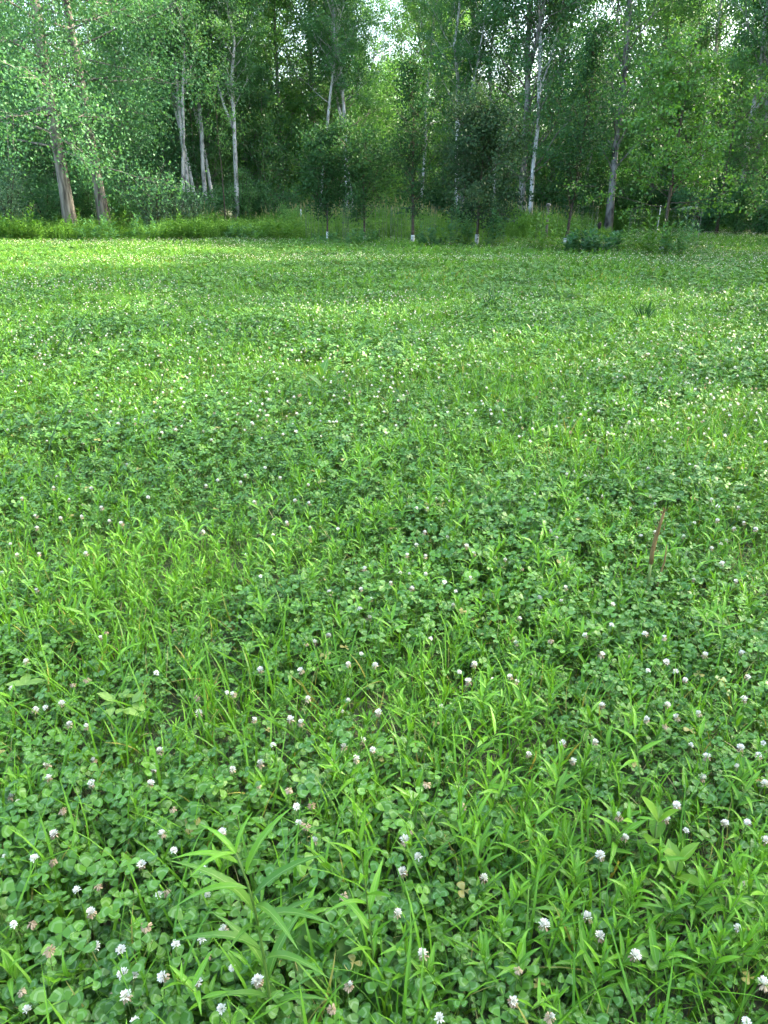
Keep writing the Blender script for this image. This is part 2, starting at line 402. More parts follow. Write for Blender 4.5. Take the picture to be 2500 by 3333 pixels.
def flower_far(rng, fresh, h, r=.0090):
    mb = MB(); n = 12; d = unit(floret_dirs(n, .02, PI*.62, rng)); d2 = unit(d+np.array([0, 0, .3]))
    z = unit(np.array([[0, 0, 1.]])-d2*d2[:, 2:3]+.05*rng.standard_normal((n, 3)))
    mb.bulk(PETAL_LO, frames(d2, z), d*r*.25+np.array([0, 0, h]), np.full(n, r), rng.random(n), 0 if fresh else 1)
    mb.bulk(PETAL_LO, frames(unit(d[6:]*np.array([1, 1, .2])+np.array([0, 0, -.8])), -z[6:]), np.zeros((6, 3))+np.array([0, 0, h]), np.full(6, r*.9), rng.random(6), 1)
    mb.prisms([[0, 0, 0]], [[0, 0, h]], .0011, .0009, .4, 2)
    return mb.mesh('far_blossom', [M_white, M_brown, M_stem])

def scatter(name, pts, rz, sc, idx, meshes, label, cat, tilt=None):
    """one object of stuff whose points carry copies of a few meshes"""
    src = bpy.data.collections.new(name+'_kinds')
    for i, me in enumerate(meshes):
        o = bpy.data.objects.new('%s_kind_%02d' % (name, i), me); src.objects.link(o)
    n = len(pts); me = bpy.data.meshes.new(name)
    me.vertices.add(n); me.vertices.foreach_set('co', np.asarray(pts, np.float32).ravel())
    rot = np.zeros((n, 3), np.float32); rot[:, 2] = rz
    if tilt is not None: rot[:, :2] = tilt
    for nm, ty, key, val in (('rot', 'FLOAT_VECTOR', 'vector', rot), ('scl', 'FLOAT', 'value', np.asarray(sc, np.float32)), ('kidx', 'INT', 'value', np.asarray(idx, np.int32))):
        at = me.attributes.new(nm, ty, 'POINT'); at.data.foreach_set(key, val.ravel())
    o = stuff(name, me, label, cat)
    ng = bpy.data.node_groups.new(name, 'GeometryNodeTree')
    ng.interface.new_socket('Geometry', in_out='INPUT', socket_type='NodeSocketGeometry')
    ng.interface.new_socket('Geometry', in_out='OUTPUT', socket_type='NodeSocketGeometry')
    gi = ng.nodes.new('NodeGroupInput'); go = ng.nodes.new('NodeGroupOutput')
    ci = ng.nodes.new('GeometryNodeCollectionInfo'); ci.inputs['Collection'].default_value = src
    ci.inputs['Separate Children'].default_value = True; ci.inputs['Reset Children'].default_value = True
    ip = ng.nodes.new('GeometryNodeInstanceOnPoints'); ip.inputs['Pick Instance'].default_value = True
    def attr(nm, ty):
        a = ng.nodes.new('GeometryNodeInputNamedAttribute'); a.data_type = ty; a.inputs['Name'].default_value = nm
        return next(s_ for s_ in a.outputs if s_.enabled and s_.name == 'Attribute')
    ng.links.new(gi.outputs[0], ip.inputs['Points']); ng.links.new(ci.outputs[0], ip.inputs['Instance'])
    ng.links.new(attr('kidx', 'INT'), ip.inputs['Instance Index'])
    er = ng.nodes.new('FunctionNodeEulerToRotation')
    ng.links.new(attr('rot', 'FLOAT_VECTOR'), er.inputs[0]); ng.links.new(er.outputs[0], ip.inputs['Rotation'])
    ng.links.new(attr('scl', 'FLOAT'), ip.inputs['Scale'])
    ng.links.new(ip.outputs[0], go.inputs[0])
    md = o.modifiers.new('scatter', 'NODES'); md.node_group = ng
    return o

# ------------------------------------------------------------------ the setting
gm = MB(); gs = np.linspace(-1, 1, 41); gs = np.sign(gs)*np.abs(gs)**2*700
gx, gy = np.meshgrid(gs, gs); gv = np.stack([gx, gy, np.zeros_like(gx)], -1).reshape(-1, 3)
gv[:, 2] = -0.004
gf = [(r*41+c, r*41+c+1, (r+1)*41+c+1, (r+1)*41+c) for r in range(40) for c in range(40)]
gm.add(gv, gf)
gr = link('ground', gm.mesh('ground', M_ground, False)); gr['kind'] = 'structure'

# smooth value noise for the patches of the meadow
def vnoise(x, y, cell, seed):
    r = np.random.default_rng(seed).random((64, 64))
    gx = np.asarray(x)/cell+1000.3; gy = np.asarray(y)/cell+1000.7
    i = np.floor(gx).astype(int); j = np.floor(gy).astype(int); fx = gx-i; fy = gy-j
    fx = fx*fx*(3-2*fx); fy = fy*fy*(3-2*fy)
    g = lambda a, b: r[a % 64, b % 64]
    return (g(i, j)*(1-fx)+g(i+1, j)*fx)*(1-fy)+(g(i, j+1)*(1-fx)+g(i+1, j+1)*fx)*fy

# where the lance-leaved weeds grow thick: ellipses in the photograph laid down on the ground
LPATCH = []
for px, py, rx, ry, wgt in ((520, 1940, 430, 150, 1.), (330, 2080, 320, 110, .9), (780, 1850, 260, 110, .8), (1150, 1900, 200, 120, .7), (1230, 2080, 250, 120, .6), (1700, 2080, 560, 320, .85),
                            (2250, 1950, 350, 250, .75), (1500, 2350, 380, 180, .8), (1950, 2950, 620, 330, 1.), (1650, 2600, 280, 220, .9), (2350, 3150, 320, 200, .8), (2150, 2400, 350, 150, .6), (120, 2560, 160, 120, .4),
                            (1100, 2650, 260, 130, .6), (1000, 1290, 500, 110, .5), (1700, 1130, 700, 60, .8), (2250, 1090, 350, 60, .7), (600, 1130, 500, 90, .4), (200, 1330, 300, 80, .7), (1000, 960, 300, 25, .7), (1500, 1650, 700, 200, .6), (60, 1620, 120, 140, .6)):
    c = pix(px, py); a = pix(px+rx, py); b = pix(px, py-ry); d = pix(px, py+ry)
    LPATCH.append((c[0], (b[1]+d[1])/2, abs(a[0]-c[0]), abs(b[1]-d[1])/2, wgt))
def lance_weight(x, y):
    w = np.zeros_like(x)
    for cx, cy_, rx, ry, g in LPATCH:
        q = ((x-cx)/rx)**2+((y-cy_)/ry)**2
        w = np.maximum(w, g*np.clip(1.5-q, 0, 1))
    return w

def field_pts(rng, y0, y1, dens, mx=1.2):
    """evenly spread but irregular points over the widening strip of meadow that is in view"""
    k = .56; A = lambda y: k*y*y+2*mx*y; area = A(y1)-A(y0); n = int(area*dens); i = np.arange(n)
    u = (rng.random()+i*.7548776662+.35*rng.random(n)/math.sqrt(n)) % 1; v = (rng.random()+i*.5698402909+.35*rng.random(n)/math.sqrt(n)) % 1
    y = (-mx+np.sqrt(mx*mx+k*(A(y0)+u*area)))/k
    x = (2*v-1)*(k*y+mx)
    return np.stack([x+rng.normal(0, .03, n), y, np.zeros(n)], -1)

def far_edge(x):
    """how far ahead the mown meadow reaches before the tall growth starts"""
    return np.interp(x, [-30, -16, -7, -2, 1, 6, 9, 12, 20], [25.5, 26.5, 27.5, 28., 28., 28., 30., 36., 38.])

# clover
near_k = [clover_clump(np.random.default_rng(100+i), 46, .16, .085, .034, .0225) for i in range(8)]
mid_k = [clover_clump(np.random.default_rng(120+i), 66, .27, .085, .03, .029, .001) for i in range(6)]
far_k = [clover_clump(np.random.default_rng(140+i), 80, .48, .09, .03, .034, .0014) for i in range(5)]
P1 = field_pts(RNG, .55, 4.6, 78, 1.0); P2 = field_pts(RNG, 4.6, 12, 30); P3 = field_pts(RNG, 12, 39, 7.5)
keep = RNG.random(len(P1)) < (1-.35*lance_weight(P1[:, 0], P1[:, 1])); P1 = P1[keep]
keep = RNG.random(len(P2)) < (1-.4*lance_weight(P2[:, 0], P2[:, 1])); P2 = P2[keep]
P3 = P3[P3[:, 1] < far_edge(P3[:, 0])+1]
pts = np.concatenate([P1, P2, P3]); n1, n2, n3 = len(P1), len(P2), len(P3)
hsc = (.66+.70*vnoise(pts[:, 0], pts[:, 1], .55, 3))*np.where(RNG.random(len(pts)) < .3, .6, 1.0)
idx = np.concatenate([RNG.integers(0, 8, n1), 8+RNG.integers(0, 6, n2), 14+RNG.integers(0, 5, n3)])
scatter('clover_leaves', pts, RNG.random(len(pts))*6.28, hsc*RNG.uniform(.9, 1.1, len(pts)), idx, near_k+mid_k+far_k,
        'low green carpet of three-part clover leaves covering the meadow', 'clover', RNG.normal(0, .08, (len(pts), 2)))

# grass
gk = [grass_tuft(np.random.default_rng(200+i), 16, .06, .10, .26, .30, .62) for i in range(5)]
gk += [grass_tuft(np.random.default_rng(210+i), 30, .16, .08, .20, .36, .8) for i in range(5)]
gk += [grass_tuft(np.random.default_rng(220+i), 36, .38, .10, .22, .36, 2.2) for i in range(5)]
P1 = field_pts(RNG, .55, 4.6, 60, 1.0); P2 = field_pts(RNG, 4.6, 12, 38); P3 = field_pts(RNG, 12, 39, 9)
P3 = P3[P3[:, 1] < far_edge(P3[:, 0])+1.5]
pts = np.concatenate([P1, P2, P3]); n1, n2, n3 = len(P1), len(P2), len(P3)
sc = (.55+.75*vnoise(pts[:, 0], pts[:, 1], 1.4, 5))
idx = np.concatenate([RNG.integers(0, 5, n1), 5+RNG.integers(0, 5, n2), 10+RNG.integers(0, 5, n3)])
scatter('meadow_grass', pts, RNG.random(len(pts))*6.28, sc, idx, gk, 'short green grass blades growing through the clover', 'grass')

# dead straw lying under the green
sk = [grass_tuft(np.random.default_rng(240+i), 9, .12, .05, .15, 1.25, .6, M_plume) for i in range(4)]
P1 = field_pts(RNG, .6, 7, 16, 1.0)
P1[:, 2] = RNG.uniform(.01, .05, len(P1))
scatter('dry_straw', P1, RNG.random(len(P1))*6.28, RNG.uniform(.7, 1.3, len(P1)), RNG.integers(0, 4, len(P1)), sk, 'thin bits of dry straw lying under the green leaves', 'straw')

# lance-leaved weeds that cannot be counted one by one
lk = [shoot_mesh(np.random.default_rng(300+i), (.11, .14, .16, .19, .22, .26, .13, .17, .20, .24, .15, .28)[i], (12, 15, 9, 17, 14, 20, 8, 18, 11, 16, 22, 13)[i], (.05, .056, .062, .048, .066, .055, .07, .045, .06, .05, .042, .065)[i], lean=(.1, .3, .2, .15, .4, .2, .5, .1, .3, .25, .15, .45)[i], el0=(.55, .3, .7, .5, .2, .6, .4, .8, .35, .6, .5, .3)[i], el1=(1.3, 1.2, 1.35, 1.1, 1.2, 1.35, 1.0, 1.4, 1.2, 1.3, 1.25, 1.15)[i]) for i in range(12)]
lk += [shoot_mesh(np.random.default_rng(320+i), .18+.015*i, 18, .075, LANCE_LO, r=.002) for i in range(4)]
P1 = field_pts(RNG, .6, 4.6, 330, 1.0); P2 = field_pts(RNG, 4.6, 12, 130); P3 = field_pts(RNG, 12, 36, 16)
def thin(P, base): return P[RNG.random(len(P)) < np.maximum(lance_weight(P[:, 0], P[:, 1])*(.35+.9*vnoise(P[:, 0], P[:, 1], .35, 9)), base)]
P1 = thin(P1, .24); P2 = thin(P2, .48); P3 = P3[(P3[:, 1] < far_edge(P3[:, 0])) & (vnoise(P3[:, 0], P3[:, 1], 2.5, 12) > .45)]
pts = np.concatenate([P1, P2, P3]); n1, n2, n3 = len(P1), len(P2), len(P3)
idx = np.concatenate([RNG.integers(0, 12, n1+n2), 12+RNG.integers(0, 4, n3)])
scatter('weed_shoots', pts, RNG.random(len(pts))*6.28, RNG.uniform(.5, 1.2, len(pts))*(.75+.4*vnoise(pts[:, 0], pts[:, 1], .6, 41)), idx, lk,
        'thick growth of small light green lance-leaved weeds among the clover', 'weeds', RNG.normal(0, .22, (len(pts), 2)))

# broad rosettes in the sward
rk = [rosette_mesh(np.random.default_rng(340+i), 6+i, .15) for i in range(4)]
P1 = field_pts(RNG, .7, 5, 1.6, .9); P2 = field_pts(RNG, 5, 14, 2.2)
pts = np.concatenate([P1, P2])
scatter('broad_leaved_weeds', pts, RNG.random(len(pts))*6.28, RNG.uniform(.55, 1.1, len(pts)), RNG.integers(0, 4, len(pts)), rk,
        'scattered toothed dandelion-like leaf rosettes low in the clover', 'weeds')

# blossoms beyond the nearest 300
fk = [flower_far(np.random.default_rng(360+i), i != 5, .125+.014*i) for i in range(6)]
P2 = field_pts(RNG, 4.3, 12, 72); P3 = field_pts(RNG, 12, 38, 55)
k2 = RNG.random(len(P2)) < np.clip(1.9*vnoise(P2[:, 0], P2[:, 1], .7, 21)-.5, .05, 1)*(1-.6*lance_weight(P2[:, 0], P2[:, 1]))
k3 = (RNG.random(len(P3)) < np.clip(2.2*vnoise(P3[:, 0]*.45, P3[:, 1], 2.0, 22)-.80, .03, .8)) & (P3[:, 1] < far_edge(P3[:, 0])-.3)
P2 = P2[k2]; P3 = P3[k3]
pts = np.concatenate([P2, P3])
idx = np.where(RNG.random(len(pts)) < .13, 5, RNG.integers(0, 5, len(pts)))
sc = np.concatenate([RNG.uniform(.8, 1.2, len(P2)), RNG.uniform(.9, 1.35, len(P3))])
scatter('far_clover_blossoms', pts, RNG.random(len(pts))*6.28, sc, idx, fk, 'small white clover blossoms speckling the far part of the meadow', 'clover blossoms', RNG.normal(0, .12, (len(pts), 2)))

# ------------------------------------------------------------------ tall growth along the wood's edge
def tall_clump(rng, n, R, h0, h1, plume=0.0, dense=11, L=.15):
    mb = MB(); r = R*np.sqrt(rng.random(n)); a = rng.random(n)*6.28
    for i in range(n):
        H = rng.uniform(h0, h1); P, pos, d, nz, sz, u = shoot_layout(rng, H, dense, L, lean=.10, el0=.2, el1=1.1, h0=.25)
        off = np.array([r[i]*math.cos(a[i]), r[i]*math.sin(a[i]), 0])
        mb.bulk(LANCE_LO[i % 2], frames(d, nz), pos+off, np.stack([sz*1.4, sz, sz], -1), np.clip(.2+.6*u+rng.normal(0, .1, len(u)), 0, 1), 0)
        mb.prisms([off], [P[-1]+off], .004, .002, .4, 0)
        if rng.random() < plume:
            q = np.linspace(0, .22, 6)[:, None]*np.array([0, 0, 1.])+P[-1]+off
            mb.tube(q, np.array([.004, .014, .018, .016, .010, .002]), 4, 1, rng.random(), .3, rng)
    m = 20; base = np.stack([R*rng.normal(0, .6, m), R*rng.normal(0, .6, m), np.zeros(m)], -1)
    d = rand_dirs(rng, m, .22); z = unit(np.cross(np.cross(d, rng.standard_normal((m, 3))), d)); Lg = rng.uniform(h0*.7, h1*1.05, m)
    mb.bulk(GRASS[0], frames(d, z), base, np.stack([Lg*.9, Lg, Lg], -1), rng.random(m), 0)
    return mb.mesh('tall_clump', [M_tall, M_plume])
tk = [tall_clump(np.random.default_rng(400+i), 12, .34, .65, 1.2) for i in range(4)] + [tall_clump(np.random.default_rng(420+i), 11, .36, .9, 1.4, .28) for i in range(4)]
pts = []; idx = []; scs = []
for i in range(7000):
    x = RNG.uniform(-26, 27); e = far_edge(x)+2.2*(vnoise(np.array([x]), np.array([0.]), 1.7, 31)[0]-.35); y = e+RNG.random()**1.2*14
    if x > 8.5 and y < 38+.0*x: continue
    if -4 < x < 8.5 and y < 31 and RNG.random() < .45: continue
    pts.append((x, y, 0)); far = y > e+5
    idx.append(RNG.integers(4, 8) if (far and RNG.random() < .6) else RNG.integers(0, 4)); scs.append(RNG.uniform(.40, .90)*(.6+.7*vnoise(np.array([x]), np.array([y]), 1.5, 33)[0])*(.55+.45*min(1, (y-e)/2.0) if x > -6 else .8))
scatter('tall_grass', pts, RNG.random(len(pts))*6.28, scs, idx, tk, 'waist-high grass and leafy weeds standing along the edge of the wood', 'grass')

# ------------------------------------------------------------------ trees
def grow(seed, H, r0, h0=.25, nl=34, ll=.24, up=.75, lean=(0, 0), bend=.02, leaf=.090, per=36, cl=.28, sub=5, droop=.0, prof='col', T=RHOMB, fork=None, tilt=.9, low=0, tr_sides=8, twig=.25, lowskew=1.0, rag=.25, inner=.3):
    rng = np.random.default_rng(seed); trunk = MB(); limbs = MB(); crown = MB()
    t = np.linspace(0, 1, 12)
    P = np.stack([lean[0]*H*t+bend*H*np.cumsum(rng.normal(0, .30, 12))*t, lean[1]*H*t+bend*H*np.cumsum(rng.normal(0, .30, 12))*t, H*t], -1); P[:, :2] -= P[0, :2]
    R = r0*np.clip((1-t)**.8, .06, 1); R[0] *= 1.35; R[1] *= 1.02
    trunk.tube(P, R, tr_sides, 0, .5, .05, rng)
    stems = [(P, R)]
    if fork:
        for fh, fa, fl in fork:
            b = np.array([np.interp(fh, t, P[:, k]) for k in range(3)]); s_ = np.linspace(0, 1, 9)[:, None]
            out = np.array([math.cos(fa), math.sin(fa), 0]); H2 = H*fl
            P2 = b+s_*np.array([0, 0, H2])+(1-np.exp(-3*s_))*out*H2*.18+np.cumsum(rng.normal(0, .03, (9, 3)), 0)*s_*H*.03
            R2 = np.interp(fh, t, R)*.72*np.clip(1-s_[:, 0], .08, 1)**.8
            trunk.tube(P2, R2, 8, 0, .5, .05, rng); stems.append((P2, R2))
    anchors = []; tints = []
    for si, (PP, RR) in enumerate(stems):
        tt = np.linspace(0, 1, len(PP)); m = nl if si == 0 else int(nl*.6)
        for i in range(m):
            q = ((i+rng.random())/m)**lowskew; hh = (h0+(1-h0)*q) if si == 0 else .12+.86*q
            b = np.array([np.interp(hh, tt, PP[:, k]) for k in range(3)]); rb = np.interp(hh, tt, RR)
            if prof == 'col': f = (1-q)**.55*(.62+.38*min(1, q*3.5))+.12
            elif prof == 'vase': f = .5+.5*math.sin(PI*min(1, q*.9+.15))
            else: f = math.sin(PI*(.12+.84*q))**.8
            L = ll*H*f*rng.uniform(.95-rag, .95+rag); az = i*2.399+rng.normal(0, .4)
            el = up+rng.normal(0, .2)-droop*(1-q)
            d = np.array([math.cos(az)*math.cos(el), math.sin(az)*math.cos(el), math.sin(el)])
            s_ = np.linspace(0, 1, 5)[:, None]
            B = b+s_*d*L+(s_**2)*np.array([0, 0, (.12-droop*.5)*L])+np.cumsum(rng.normal(0, .055, (5, 3)), 0)*L*s_
            limbs.tube(B, np.clip(rb*.36, .008, .055)*(1-.8*s_[:, 0]), 4, 0, .5)
            ct = rng.random()
            for j in range(sub):
                u = inner+(1-inner)*(j+rng.random())/sub; bb = np.array([np.interp(u, s_[:, 0], B[:, k]) for k in range(3)])
                dd = unit(d+.9*rng.standard_normal(3)+np.array([0, 0, -.2*droop])); l2 = L*rng.uniform(.2, .45)+twig
                e = bb+dd*l2; limbs.prisms([bb], [e], .010, .004, .5, 0)
                for v in (.45, .75, 1.05):
                    anchors.append(bb+(e-bb)*v); tints.append(ct*.45+rng.random()*.35)
    An = np.repeat(np.array(anchors), per, 0); Tn = np.repeat(np.array(tints), per)
    n = len(An); loc = An+rng.normal(0, cl, (n, 3))*np.array([1, 1, .75])*(.4+.6*rng.random((n, 1)))
    if low: loc[:, 2] = np.maximum(loc[:, 2], low+rng.random(n)*.3)
    d = rng.standard_normal((n, 3)); d[:, 2] -= .7; d = unit(d)
    zc = np.repeat(rng.standard_normal((len(anchors), 3))*tilt+np.array([0, 0, .8]), per, 0); z = zc+.55*rng.standard_normal((n, 3))
    keep = RNG.random(n) < .94
    crown.bulk(T, frames(d[keep], z[keep]), loc[keep], leaf*rng.uniform(.65, 1.25, keep.sum()), np.clip(Tn[keep]+.22*rng.random(keep.sum()), 0, 1), 0)
    return trunk, limbs, crown

class Kind:
    def __init__(s, name, bark, leafm, seed, limb_bark=None, **kw):
        a, b, c = grow(seed, **kw)
        s.H = kw['H']; s.tr = a.mesh(name+'_trunk', bark); s.li = b.mesh(name+'_limbs', limb_bark or M_grey_bark); s.cr = c.mesh(name+'_crown', leafm)
    def put(s, name, label, loc, rz=0., sc=1., group=None, cat='tree', crown=True):
        t = thing(name, label, cat, loc, rz, group, sc)
        link('trunk', s.tr, t); link('branches', s.li, t)
        if crown: link('crown', s.cr, t)
        return t

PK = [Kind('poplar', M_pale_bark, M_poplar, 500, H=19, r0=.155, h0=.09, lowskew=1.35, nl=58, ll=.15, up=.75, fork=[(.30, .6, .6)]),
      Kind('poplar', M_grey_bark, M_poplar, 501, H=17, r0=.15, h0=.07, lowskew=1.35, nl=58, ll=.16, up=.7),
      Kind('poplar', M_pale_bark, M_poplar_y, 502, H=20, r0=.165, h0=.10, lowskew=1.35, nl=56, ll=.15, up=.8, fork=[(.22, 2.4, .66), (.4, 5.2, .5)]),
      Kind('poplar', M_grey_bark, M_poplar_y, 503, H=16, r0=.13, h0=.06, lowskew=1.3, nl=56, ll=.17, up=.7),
      Kind('poplar', M_pale_bark, M_poplar, 504, H=18, r0=.14, h0=.12, lowskew=1.3, nl=56, ll=.15, up=.8, lean=(.03, 0)),
      Kind('poplar', M_grey_bark, M_under, 505, H=15, r0=.12, h0=.04, lowskew=1.3, nl=56, ll=.18, up=.6)]

# low leafy trees that close the lower storey
UK = [Kind('understorey', M_grey_bark, mt, 520+i, H=h, r0=.06, h0=.06, nl=46, ll=.26, up=.55, per=20, cl=.36, leaf=.095, lowskew=1.15) for i, (mt, h) in enumerate(((M_under, 7.5), (M_poplar, 8.5), (M_poplar_y, 7.0), (M_cotton, 6.5)))]

# the marked trees of the front row: pixel of the foot, distance, kind, turn, scale, label
FRONT = [
 (700, 41, 0, .4, 1.05, 'pale forked poplar with two bare white stems, left of the sky gap'),
 (815, 43, 2, 1.2, 1.0, 'pale poplar with a curved white stem standing behind the sunlit grass'),
 (610, 42, 4, 2.4, .95, 'leaning grey-trunked poplar just right of the two big cottonwoods'),
 (560, 45, 1, .3, 1.1, 'slim grey poplar in the shade behind the silvery shrub'),
 (920, 44, 3, 4.0, 1.05, 'leafy poplar between the curved white stem and the first young tree'),
 (1033, 45, 1, 5.0, 1.1, 'straight dark-stemmed poplar rising behind the first guarded young tree'),
 (1115, 44, 0, 2.2, .98, 'twin-stemmed poplar on the left flank of the sky gap'),
 (1368, 46, 2, 3.3, .98, 'tall poplar on the right flank of the sky gap'),
 (1500, 42, 4, .2, 1.05, 'grey poplar standing behind the wide dark young tree'),
 (1695, 38, 0, 4.4, 1.1, 'thick pale double-stemmed poplar right of the dark young tree'),
 (1790, 43, 3, 1.0, 1.1, 'leafy poplar between the double-stemmed poplar and the leaning young tree'),
 (1985, 37, 4, 3.6, 1.12, 'straight poplar with a bare grey trunk behind the leaning young tree'),
 (2110, 43, 2, .8, 1.0, 'poplar with yellow-green leaves above the bright young tree'),
 (2250, 41, 1, 2.9, 1.1, 'dark-trunked poplar in the shade right of the bright young tree'),
 (2435, 34, 0, 5.6, 1.0, 'pale-barked poplar with a smooth grey trunk at the right edge'),
 (2560, 37, 4, 1.9, 1.05, 'poplar leaning in over the right edge above the dark thicket'),
 (430, 46, 3, 3.0, 1.1, 'leafy poplar standing behind the two big cottonwoods'),
 (40, 40, 1, 1.5, 1.05, 'poplar at the left edge behind the cottonwood boughs'),
]
for px, Y, k, rz, sc, lab in FRONT:
    p = pixy(px, 700, Y); PK[k].put('poplar_tree', lab, (p[0], Y, 0), rz, sc, 'poplars along the front of the wood')

MARKS = [(-60, 'the left edge'), (237, 'the thick furrowed trunk'), (350, 'the second cottonwood trunk'), (505, 'the tall silvery shrub'), (700, 'the pale forked poplar'), (815, 'the curved white stem'), (945, 'the little sunlit shrub'), (1067, 'the first young tree'), (1187, 'the second young tree'), (1270, 'the sky gap'), (1343, 'the slender young tree'), (1551, 'the wide dark young tree'), (1695, 'the thick double-stemmed poplar'), (1838, 'the leaning young tree'), (1985, 'the bare grey trunk'), (2150, 'the bright young tree'), (2330, 'the dark thicket'), (2435, 'the smooth right-hand trunk'), (2580, 'the right edge')]
SEEN = {}
def behind(what, x, y):
    px = 1250+FPX*x/(y*math.cos(PITCH)+HC*math.sin(PITCH))
    d, nm, mx = min((abs(px-m), q, m) for m, q in MARKS)
    side = '' if d < 25 else (', just left' if px < mx else ', just right')
    lab = '%s behind %s%s' % (what, nm, side); k = SEEN[lab] = SEEN.get(lab, 0)+1
    return ('', 'second ', 'third ', 'fourth ', 'fifth ', 'sixth ', 'seventh ', 'eighth ', 'ninth ')[min(k-1, 8)]+lab
SK = [Kind('slender_poplar', M_bare_bark, M_poplar, 540+i, M_bare_bark, H=h, r0=r, h0=.34, nl=30, ll=.13, up=.85, lean=l, bend=.05, fork=f) for i, (h, r, l, f) in enumerate(((16, .11, (.02, 0), [(.36, .3, .5)]), (17, .10, (-.05, 0), None), (15, .12, (.07, 0), [(.3, 2.6, .55)])))]
for px, Y, k, rz, sc, lab in ((672, 38.5, 0, .2, 1.0, 'slender white stem, left one of the bare pair'), (705, 39.5, 1, .5, 1.0, 'slender white stem, right one of the bare pair'), (770, 38, 2, .1, .95, 'white stem sweeping to the right and forking above the sunlit grass'), (596, 37.5, 1, 2.8, .9, 'thin grey stem, first of the shaded cluster right of the cottonwoods'), (622, 38, 0, 3.3, .9, 'thin grey stem, second of the shaded cluster right of the cottonwoods'), (648, 38.6, 1, .4, .9, 'thin grey stem, third of the shaded cluster right of the cottonwoods'),
        (1040, 40, 1, 3.0, .95, 'straight thin stem above the first young tree'), (1133, 40, 0, 1.6, .95, 'thin stem left of the sky gap, left of two'), (1152, 41, 1, .6, .95, 'thin stem left of the sky gap, right of two'), (1370, 43, 1, 2.0, .9, 'thin stem right of the sky gap'), (1490, 39, 2, 3.1, .95, 'thin stem leaning left behind the wide dark young tree'), (1725, 37, 0, .3, 1.0, 'pale stem just right of the thick double-stemmed poplar'), (1610, 41, 1, 1.0, .95, 'thin stem between the wide dark tree and the thick poplar'),
        (2405, 34.5, 2, 3.2, 1.0, 'forked pale stem leaning left at the right edge'), (2475, 35.5, 1, 3.0, 1.0, 'straight pale stem at the right edge'), (1885, 41, 1, 2.4, .95, 'thin stem behind the leaning young tree'), (2265, 38, 0, 2.2, .95, 'thin stem above the dark thicket')):
    p = pixy(px, 700, Y); SK[k].put('slender_poplar', lab, (p[0], Y, 0), rz, sc, 'slender pale stems in front of the wood')
# the wood behind: rows of the same kinds of tree
n = 0
for row, (Y0, step, lo) in enumerate(((51, 3.1, -34), (58, 3.3, -38), (67, 3.6, -44), (78, 4.2, -50))):
    x = lo
    while x < -lo:
        x += step*RNG.uniform(.75, 1.25); y = Y0+RNG.uniform(-2.5, 2.5)
        ang = x/y
        if row == 0 and 1 < x < 15 and RNG.random() < .9: continue       # made-up ride: trees left out so sun gets in behind the front row
        if row == 1 and RNG.random() < .4: continue
        if -.022 < ang < .005: continue                  # the gap where the sky shows
        k = int(RNG.choice([0, 1, 2, 3, 4, 5], p=[.12, .12, .28, .28, .12, .08])); PK[k].put('poplar_tree', behind(['poplar of the second row', 'poplar of the third row', 'poplar of the fourth row', 'poplar of the last row'][row], x, y),  # favours kinds with sunlight painted into the leaves, to brighten the wood
            (x, y, 0), RNG.random()*6.28, RNG.uniform(.85, 1.15)*(1, .95, .50, .46)[row], 'poplars deep in the wood, row by row')
# low trees that fill the foot of the gap
for px, Y, k, sc in ((1210, 60, 5, .62), (1255, 63, 3, .60), (1235, 70, 5, .74), (1190, 74, 3, .76), (1280, 72, 1, .7)):
    p = pixy(px, 700, Y); PK[k].put('poplar_tree', behind('short leafy tree', p[0], Y), (p[0], Y, 0), RNG.random()*6, sc, 'low trees under the sky gap')

for px, Y, k, rz, sc in ((90, 37, 0, .2, .9), (200, 38, 3, 1.2, 1.0), (430, 38, 1, 2.2, .95), (545, 39, 3, 3.1, .9), (650, 40, 0, .7, .95), (760, 43, 1, 4.0, .9), (870, 42, 0, 5.0, .95), (960, 46, 2, 1.9, .9), (1090, 47, 0, 2.9, .9), (1180, 49, 1, .4, .8), (1350, 49, 2, 1.4, .85), (1440, 46, 0, 3.4, .95), (1580, 44, 3, 5.4, .95),
                          (1640, 47, 1, .9, 1.), (1760, 45, 0, 2.0, 1.), (1860, 42, 2, 3.9, .9), (1930, 44, 0, 1.1, 1.), (2060, 44, 1, 4.9, .95), (2180, 42, 3, 2.7, 1.05), (2290, 43, 0, .6, 1.05), (2380, 41, 0, 5.8, 1.1), (2480, 40, 3, 3.3, 1.1), (2590, 38, 0, 1.6, 1.1), (-60, 36, 3, 2.1, 1.1)):
    p = pixy(px, 700, Y); UK[k].put('understorey_tree', behind('low leafy tree', p[0], Y), (p[0], Y, 0), rz, sc, 'low leafy trees under the poplars')
for x, Y in zip(np.linspace(-24, 24, 16)+RNG.uniform(-1, 1, 16), RNG.uniform(47, 55, 16)):
    if -.03 < x/Y < .01: continue
    UK[2].put('understorey_tree', behind('sunlit low tree', x, Y), (x, Y, 0), RNG.random()*6, RNG.uniform(.9, 1.2), 'sunlit low trees inside the wood')  # sunlit look comes partly from the lighter painted leaf colour
